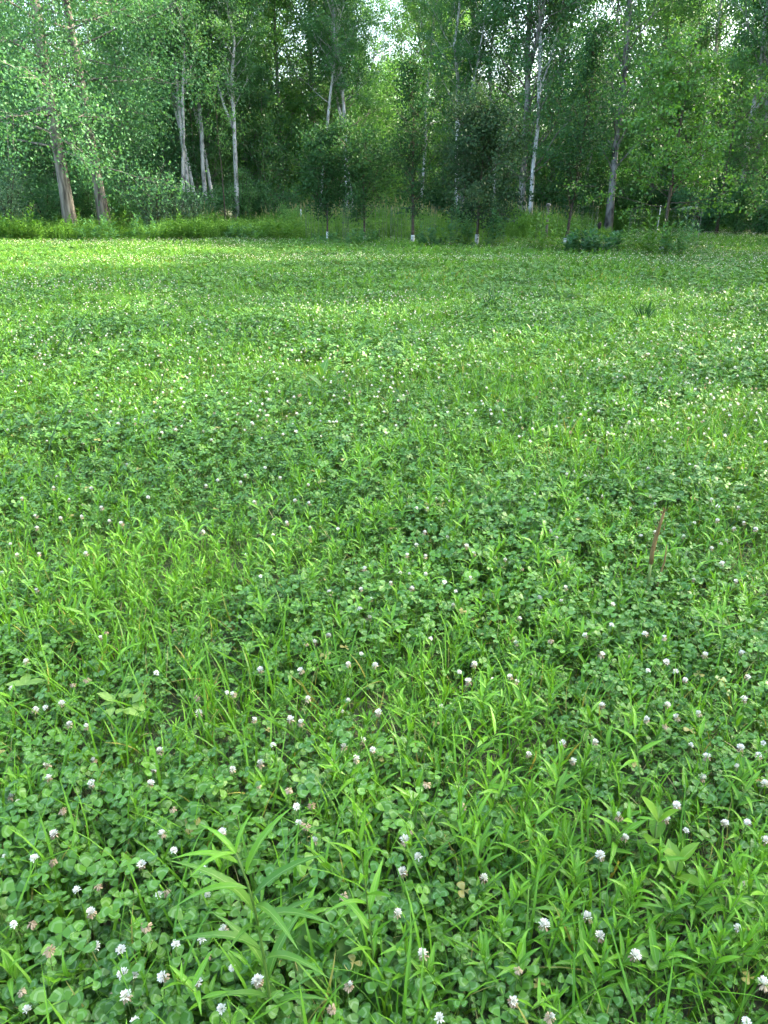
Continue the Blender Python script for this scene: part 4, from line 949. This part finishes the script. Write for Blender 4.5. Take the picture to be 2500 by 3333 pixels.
opp('milkweed_plant', 'small milkweed beyond and right of the stout one', 1362, 1090, .28, 3, .13, LEAF_M, 65, .8, .8)
opp('milkweed_plant', 'milkweed shoot at the left among blossoms', 125, 1450, .2, 2, .11, LEAF_M, 66, .9, .9)
# pale toothed seedling: three leaflets to a leaf
p = pix(420, 2430); t = thing('raspberry_seedling', 'pale yellow-green seedling with toothed leaflets above the clover at the left', 'plant', p)
mb = MB(); mb.tube(np.array([(0, 0, 0), (.003, 0, .09), (0, 0, .16)]), np.array([.003, .0025, .002]), 4, 0); link('stem', mb.mesh('stem', M_stem), t)
for az in (.2, 1.6, 2.9, 4.1, 5.3):
    for da in (-.75, 0, .75):
        e = r_.uniform(-.35, .6); a2 = az+da; c0 = np.array([.03*math.cos(az), .03*math.sin(az), .15+.01*r_.random()])
        add_leaf(t, LEAF_P[int(r_.integers(0, 3))], c0, (math.cos(a2)*math.cos(e), math.sin(a2)*math.cos(e), math.sin(e)), (-.2*math.cos(a2), -.2*math.sin(a2), 1), r_.uniform(.034, .052), 'leaflet', 1.0)
p = pix(110, 2350); t = thing('bean_seedling', 'pale three-leaved seedling near the left edge below the weed patch', 'plant', p)
mb = MB(); mb.tube(np.array([(0, 0, 0), (.003, 0, .08), (0, 0, .14)]), np.array([.002, .0018, .0014]), 4, 0); link('stem', mb.mesh('stem', M_stem), t)
for az in (.3, 1.9, 3.2): add_leaf(t, LEAF_P[int(r_.integers(0, 3))], (0, 0, .14), (math.cos(az), math.sin(az), .15), (0, 0, 1), .062, 'leaflet', .95)

# rosettes with broad toothed leaves
ROS = [(1480, 2790, .20), (1120, 3330, .24), (180, 3330, .17), (1030, 3020, .17), (130, 3150, .20), (1340, 3040, .14), (660, 2250, .12), (1390, 2440, .14), (2060, 2010, .16), (2150, 1990, .16), (1800, 1700, .16), (1940, 1680, .15), (480, 1640, .12), (470, 1780, .12), (1560, 2180, .15), (1860, 2270, .16), (1640, 2760, .14), (1100, 2180, .14), (880, 2240, .12), (2400, 2330, .14), (1500, 1600, .14), (720, 1720, .13), (1000, 1500, .14), (1270, 1420, .14), (1880, 1460, .16)]
tk_ = names_by_landmark(ROS, 'toothed leaf rosette', 0)
for i, (px, py, L) in enumerate(ROS):
    rng = np.random.default_rng(1500+i); n = int(rng.integers(5, 9)); t = thing('leaf_rosette', tk_[i], 'plant', pix(px, py), rng.random()*6, 'broad toothed leaf rosettes')
    for j in range(n):
        az = j*2.399+rng.normal(0, .3); e = rng.uniform(.5, 1.2); add_leaf(t, LEAF_D[int(rng.integers(0, 9))], (0, 0, 0), (math.cos(az)*math.cos(e), math.sin(az)*math.cos(e), math.sin(e)), (-math.cos(az)*math.sin(e), -math.sin(az)*math.sin(e), math.cos(e)), L*rng.uniform(.75, 1.1))

# the clover leaves that show largest, one by one
LEAFLET = [leaf_meshes([q], M_clover, 'leaflet') for q in OBOV]
CSTEM = []
for q in range(4):
    rng = np.random.default_rng(2600+q); s_ = np.linspace(0, 1, 5)[:, None]; mb = MB(); mb.tube(s_*np.array([0, 0, 1.])+np.sin(s_*2.6)*np.array([.012*(q-1.5), .008, 0]), np.full(5, .0009), 4, 0, .4); CSTEM.append(mb.mesh('leaf_stalk', M_stem))
rng = np.random.default_rng(2700); CL = []
while len(CL) < 170:
    px, py = rng.uniform(20, 2480), 3333-850*rng.random()**1.5
    if px < 800 or rng.random() < .35: CL.append((px, py))
cl_ = names_by_landmark(CL, 'large clover leaf', .12)
for i, (px, py) in enumerate(CL):
    z = float(rng.uniform(.10, .15)); p = pix(px, py, z); p[2] = 0
    t = thing('clover_leaf', cl_[i], 'clover leaf', p, rng.random()*6.28, 'largest clover leaves of the foreground')
    link('leaf_stalk', CSTEM[i % 4], t, sc=(1, 1, z)); n0 = rand_dirs(rng, 1, .35)[0]; s0 = rng.uniform(.021, .028); k0 = int(rng.integers(0, 3)); tt0 = int(rng.integers(0, 3)); a0 = np.sin(2.6)*np.array([.012*(i % 4-1.5), .008, 0])
    for k in range(3):
        a = k*2*PI/3; d = np.array([math.cos(a), math.sin(a), 0]); d = unit(d-n0*np.dot(d, n0)); e = rng.normal(.12, .18)
        add_leaf(t, LEAFLET[k0][tt0], (a0[0], a0[1], z), d*math.cos(e)+n0*math.sin(e), n0*math.cos(e)-d*math.sin(e)+.08*rng.standard_normal(3), s0, 'leaflet')

# broken brown stalk
p = pix(2085, 1990); t = thing('broken_stalk', 'broken dry brown stalk standing up out of the weeds at the right', 'stalk', p)
q = pix(2140, 1705, 0); s_ = np.linspace(0, 1, 9)[:, None]
P = s_*np.array([.025, .0, .42])+np.array([.006, 0, 0])*np.sin(s_*7)
mb = MB(); mb.tube(P[:5], np.array([.0052, .0062, .005, .0052, .0062]), 8, 0, .5, .03, r_); link('stem', mb.mesh('green_stem', M_greenstalk), t)
mb = MB(); mb.tube(P[4:], np.array([.0078, .0070, .0074, .0060, .0044]), 8, 0, .5, .12, r_)
for k in range(5): mb.prisms([P[5+k % 3]], [P[5+k % 3]+np.array([r_.normal(0, .03), r_.normal(0, .02), r_.uniform(.01, .05)])], .0018, .0007)
for k in range(6): mb.prisms([P[-1]], [P[-1]+np.array([r_.normal(0, .012), r_.normal(0, .008), r_.uniform(.005, .035)])], .0016, .0004)
for k in range(14):
    q = P[5+k % 4]+np.array([r_.normal(0, .010), r_.normal(0, .008), r_.normal(0, .014)]); mb.tube(np.array([q, q+np.array([0, 0, .005]), q+np.array([.001, 0, .010])]), np.array([.001, .0034, .001]), 4, 0)
o = link('dead_tip', mb.mesh('dead_tip', M_deadstalk), t); o['label'] = 'split brown upper end of the stalk'
mb = MB(); mb.tube(np.array([(.045, .01, 0), (.05, .01, .07), (.058, .01, .16), (.062, 0, .22), (.06, 0, .29)]), np.array([.0052, .0050, .0042, .0036, .0014]), 8, 0, .5, .08, r_); link('side_stem', mb.mesh('side_stem', M_deadstalk), t)

# thin dark wiry stems
WIRY = [(177, 1200, 235, 1045, .40), (208, 1185, 300, 1000, .44), (335, 1205, 337, 1068, .34), (150, 1530, 228, 1305, .40), (370, 1360, 385, 1260, .25), (640, 1230, 655, 1130, .26), (520, 1300, 545, 1190, .26), (700, 1250, 690, 1150, .24), (830, 1290, 900, 1180, .28), (1100, 1180, 1185, 1080, .30), (460, 1230, 470, 1140, .24), (1590, 1020, 1597, 930, .42), (1608, 1022, 1590, 950, .36), (1602, 1022, 1618, 945, .34), (2100, 1045, 2095, 990, .28), (2110, 1045, 2135, 1000, .26), (2400, 1540, 2440, 1460, .16), (1655, 1470, 1700, 1360, .22), (2350, 1790, 2390, 1690, .18)]
for i, (x0, y0, x1, y1, H) in enumerate(WIRY):
    rng = np.random.default_rng(1600+i); p = pix(x0, y0); e = pixy(x1, y1, p[1]+.02)
    lab = 'thin dark leafless stem %s' % ['bowing right among blossoms at the far left', 'the longest, leaning right at the far left', 'straight and upright at the left', 'pair of stalks leaning right near the left edge', 'short, below the straight one at the left', 'left of the milkweed, nearly upright', 'short and leaning at the left middle', 'leaning slightly left, left of the milkweed', 'leaning right toward the milkweed', 'leaning right beyond the milkweed', 'upright between the left stems and the milkweed', 'tallest of the dark tuft right of centre', 'leaning left in the dark tuft right of centre', 'leaning right in the dark tuft right of centre', 'upright in the bluish tuft at the right', 'leaning right in the bluish tuft at the right', 'slanting at the right edge', 'slanting above the grass tuft right of centre', 'slanting right of the broken brown stalk'][i]
    t = thing('wiry_stem', lab, 'plant stem', p, 0, 'thin dark wiry stems')
    top = np.array([e[0]-p[0], 0, max(e[2], .12)]); s_ = np.linspace(0, 1, 8)[:, None]
    P = s_*top+np.sin(s_*PI)*np.array([-.12*top[0]-.01, .02, 0])
    mb = MB(); mb.tube(P, np.linspace(.0052, .0024, 8), 4, 0); link('stem', mb.mesh('stem', M_wiry), t)
    mb = MB()
    for k in range(3):
        u = int(rng.integers(3, 7)); mb.prisms([P[u]], [P[u]+np.array([rng.normal(0, .03), rng.normal(0, .02), .04])], .0014, .0006)
    link('side_shoots', mb.mesh('side_shoots', M_wiry), t)

# longer grass tufts one can pick out
for i, (px, py, H, lab) in enumerate(((1830, 1470, .34, 'tall tuft of broad upright grass blades right of centre'), (1595, 1028, .52, 'dark grassy tuft standing above the far clover'), (2095, 1055, .42, 'bluish grassy tuft in the shade at the right'), (1510, 1300, .26, 'tuft of long fine grass near the sunlit streak'), (980, 1560, .22, 'tuft of fine grass among blossoms left of centre'), (2000, 1560, .30, 'arching grass tuft beyond the broken brown stalk'), (760, 1190, .3, 'tuft of dark upright grass blades left of the milkweed'), (1140, 2330, .22, 'thin upright grass blades beside the lone tall blossom'))):
    t = thing('grass_tuft', lab, 'grass', pix(px, py), 0, 'tall grass tufts'); link('blades', grass_tuft(np.random.default_rng(1700+i), 26, .06, H*.5, H, .26, .7 if i not in (1, 2) else 1.6, M_sap if i in (1, 2, 6) else None), t)

# ------------------------------------------------------------------ the 300 nearest clover blossoms, each where the photograph has it
FL = [(177,2715,.6),(528,2715,.6),(566,2769,1),(461,2815,.7),(725,2710,.6),(19,2788,.9),(112,2795,.9),(173,2806,0),(251,2897,.9),(320,2884,0),(664,2831,.9),(676,2914,.95),(517,2914,.9),(540,2907,0),(297,2971,.5),(102,3007,0),(44,3010,.9),(476,3015,0),(658,3056,.9),(573,3075,.95),(310,3082,.9),(394,3092,.8),(730,3028,.4),(674,3110,0),(161,3094,0),(757,3150,.9),(400,3171,.65),(438,3174,.9),(533,3179,.55),(645,3197,.8),(838,3194,.6),(410,3243,.7),(377,3233,.1),(69,3228,0),(88,3287,.9),(722,3284,.9),(438,3325,.9),
 (966,2627,.9),(1015,2622,0),(974,2680,.95),(752,2680,0),(724,2711,.7),(1023,2738,.6),(998,2687,0),(1317,2735,.8),(1332,2709,0),(1362,2790,.9),(1310,2839,.7),(1574,2860,.6),(1118,2915,0),(1294,2974,.6),(858,2956,.9),(1378,3107,.6),(841,3194,.55),(1137,3210,.1),(1080,3284,0),(1430,3316,.9),
 (2202,2621,.6),(2013,2659,.1),(2166,2664,.8),(2360,2680,.6),(2433,2680,.9),(2034,2728,.6),(2232,2704,.9),(1954,2784,.8),(2492,2738,.6),(2426,2875,.9),(1910,2986,.65),(1772,3011,.8),(1953,3048,.7),(2067,3110,.8),(2403,3023,.8),(2487,3202,.7),(1670,3259,.4),(1791,3311,.1),(2430,3327,.9),(1687,3156,0)]
A3 = [(548,18),(823,48),(640,158),(230,120),(155,240),(353,243),(473,260),(263,250),(160,292),(525,272),(810,293),(875,310),(45,360),(373,403),(75,408),(170,405),(1065,408),(1125,500),(1100,180),(1060,65),(1275,172),(1335,185),(1180,323),(1240,270),(1330,105),(1340,290),(1460,295),(160,560),(10,485),(1575,468),(1560,555),(1425,570),(1600,600),(1595,680),(1555,640),(1418,755),(1360,785),(1505,880),(1325,790,0),(435,765),(675,918),(1300,908),(1125,903),(1560,835),(1620,885),(50,985),(152,1078),(197,1067),(267,1050),(113,868),(860,1090),(980,1003),(1008,1010),(848,1025,0),(1505,1035),(1330,1030),(1255,1118),(1300,1133),(1098,1120),(1635,1088),(1475,1085),(300,1140),(375,1150),(205,1315),(210,1370),(395,1395),(650,1395),(690,1255),(405,1295),(665,1327),(1005,1335),(1125,1310),(1118,1400),(1180,1230),(1565,1210),(1485,1235),(1610,1250),(1538,1290),(1435,1300),(50,1450),(78,1475),(270,1510,0),(745,1505,0),(1345,1490,0),(1250,1420,0),(1293,1568),(1280,1500),(998,1565),(315,965,0),(375,945,0),(460,740,0),(440,205),(300,170),(95,165),(395,120),(245,70),(890,110),(940,85),(1145,30),(1210,75),(1040,95)]
A4 = [(140,205),(187,210),(283,175),(225,165),(650,145),(790,60),(825,50),(868,68),(788,165),(945,155),(880,165),(1170,188),(1060,205),(1150,155),(1140,35),(1345,25),(1440,25),(1320,15),(1530,205),(1440,200),(1415,170),(1340,270),(1440,260),(1555,270),(1605,298),(1510,295),(1295,330),(1110,325),(1170,310),(1480,345),(1415,380),(1455,360),(1335,515),(1520,520),(1460,445),(795,270),(745,335),(675,275),(722,305),(718,385),(273,330),(355,370),(175,310),(140,365),(100,410),(180,415),(388,403),(523,428),(70,485),(110,490),(30,530),(120,553),(180,490),(375,508),(262,525),(593,465,0),(300,625),(310,565),(785,550),(765,605),(668,595),(585,683),(983,710),(988,622),(870,755),(720,775,0),(570,790),(200,770),(1128,750),(1210,765),(1385,840),(1545,832),(940,840),(1065,840,0),(1220,870),(1140,908),(1260,912),(1300,948),(1570,935),(390,880),(325,915),(468,945),(545,935),(572,955),(365,955),(248,1060),(1555,1030),(943,1058),(1223,1055),(1265,1110),(1360,1093),(1135,1118),(1215,1145,0),(773,1220),(912,1215),(625,1270),(815,1298),(1325,1230),(1638,1220),(1540,1240),(1618,1275),(1525,1325),(1645,1395),(1375,1370),(1265,1490),(1215,1548),(1470,1565),(1570,1565),(1015,1535,0),(185,1395,0),(1395,1280),(340,1490,0)]
for A, ox in ((A3, 0), (A4, 1250)):
    for q in A: FL.append((ox+q[0]/1.327, 1500+q[1]/1.327, q[2] if len(q) > 2 else float(RNG.choice([.95, .75, .6, .45], p=[.2, .3, .3, .2]))))
FL = FL[:300]
HEADS = {}
for fr in (0, .1, .4, .45, .5, .55, .6, .65, .7, .75, .8, .9, .95, 1):
    HEADS[fr] = [flower_meshes(np.random.default_rng(int(2000+fr*100+q)), fr) for q in range(2)]
STEMS = []
for q in range(5):
    rng = np.random.default_rng(2200+q); s_ = np.linspace(0, 1, 6)[:, None]; P = s_*np.array([0, 0, 1.])+np.sin(s_*PI)*np.array([rng.normal(0, .06), rng.normal(0, .06), 0])
    mb = MB(); mb.tube(P*np.array([.13, .13, 1]), np.array([.0013, .0012, .0011, .0010, .0010, .0009]), 4, 0, .55); STEMS.append(mb.mesh('stem', M_stem))
def state(fr): return 'withered brown clover blossom' if fr < .2 else ('half-faded brown-skirted clover blossom' if fr < .68 else 'fresh white clover blossom')
byst = {}
for i, f in enumerate(FL): byst.setdefault(state(f[2]), []).append(i)
LAB = {}
for st, ids in byst.items():
    sub = [FL[i] for i in ids]; nm = names_by_landmark(sub, st, .12)
    for j, i in enumerate(ids): LAB[i] = nm[j]
for i, (px, py, fr) in enumerate(FL):
    rng = np.random.default_rng(2300+i); z = float(rng.uniform(.135, .19)); p = pix(px, py, z); p[2] = 0
    t = thing('clover_blossom', LAB[i], 'flower', p, rng.random()*6.28, 'clover blossoms of the near meadow')
    link('stem', STEMS[i % 5], t, sc=(1, 1, z))
    a, b = HEADS[fr][i % 2]; hs = float(rng.uniform(.85, 1.18)*(.85 if fr >= .9 else 1.05))
    tl = rng.normal(0, .22, 2)
    o = None
    for me, nm in ((a, 'flower_head'), (b, 'withered_florets')):
        if me is None: continue
        if o is None:
            o = link(nm, me, t, (0, 0, z), 0, hs); o.rotation_euler = (float(tl[0]), float(tl[1]), 0)
        else: link(nm, me, o)
print('objects', len(bpy.data.objects), 'tris', sum(len(m.polygons)*2 for m in bpy.data.meshes))
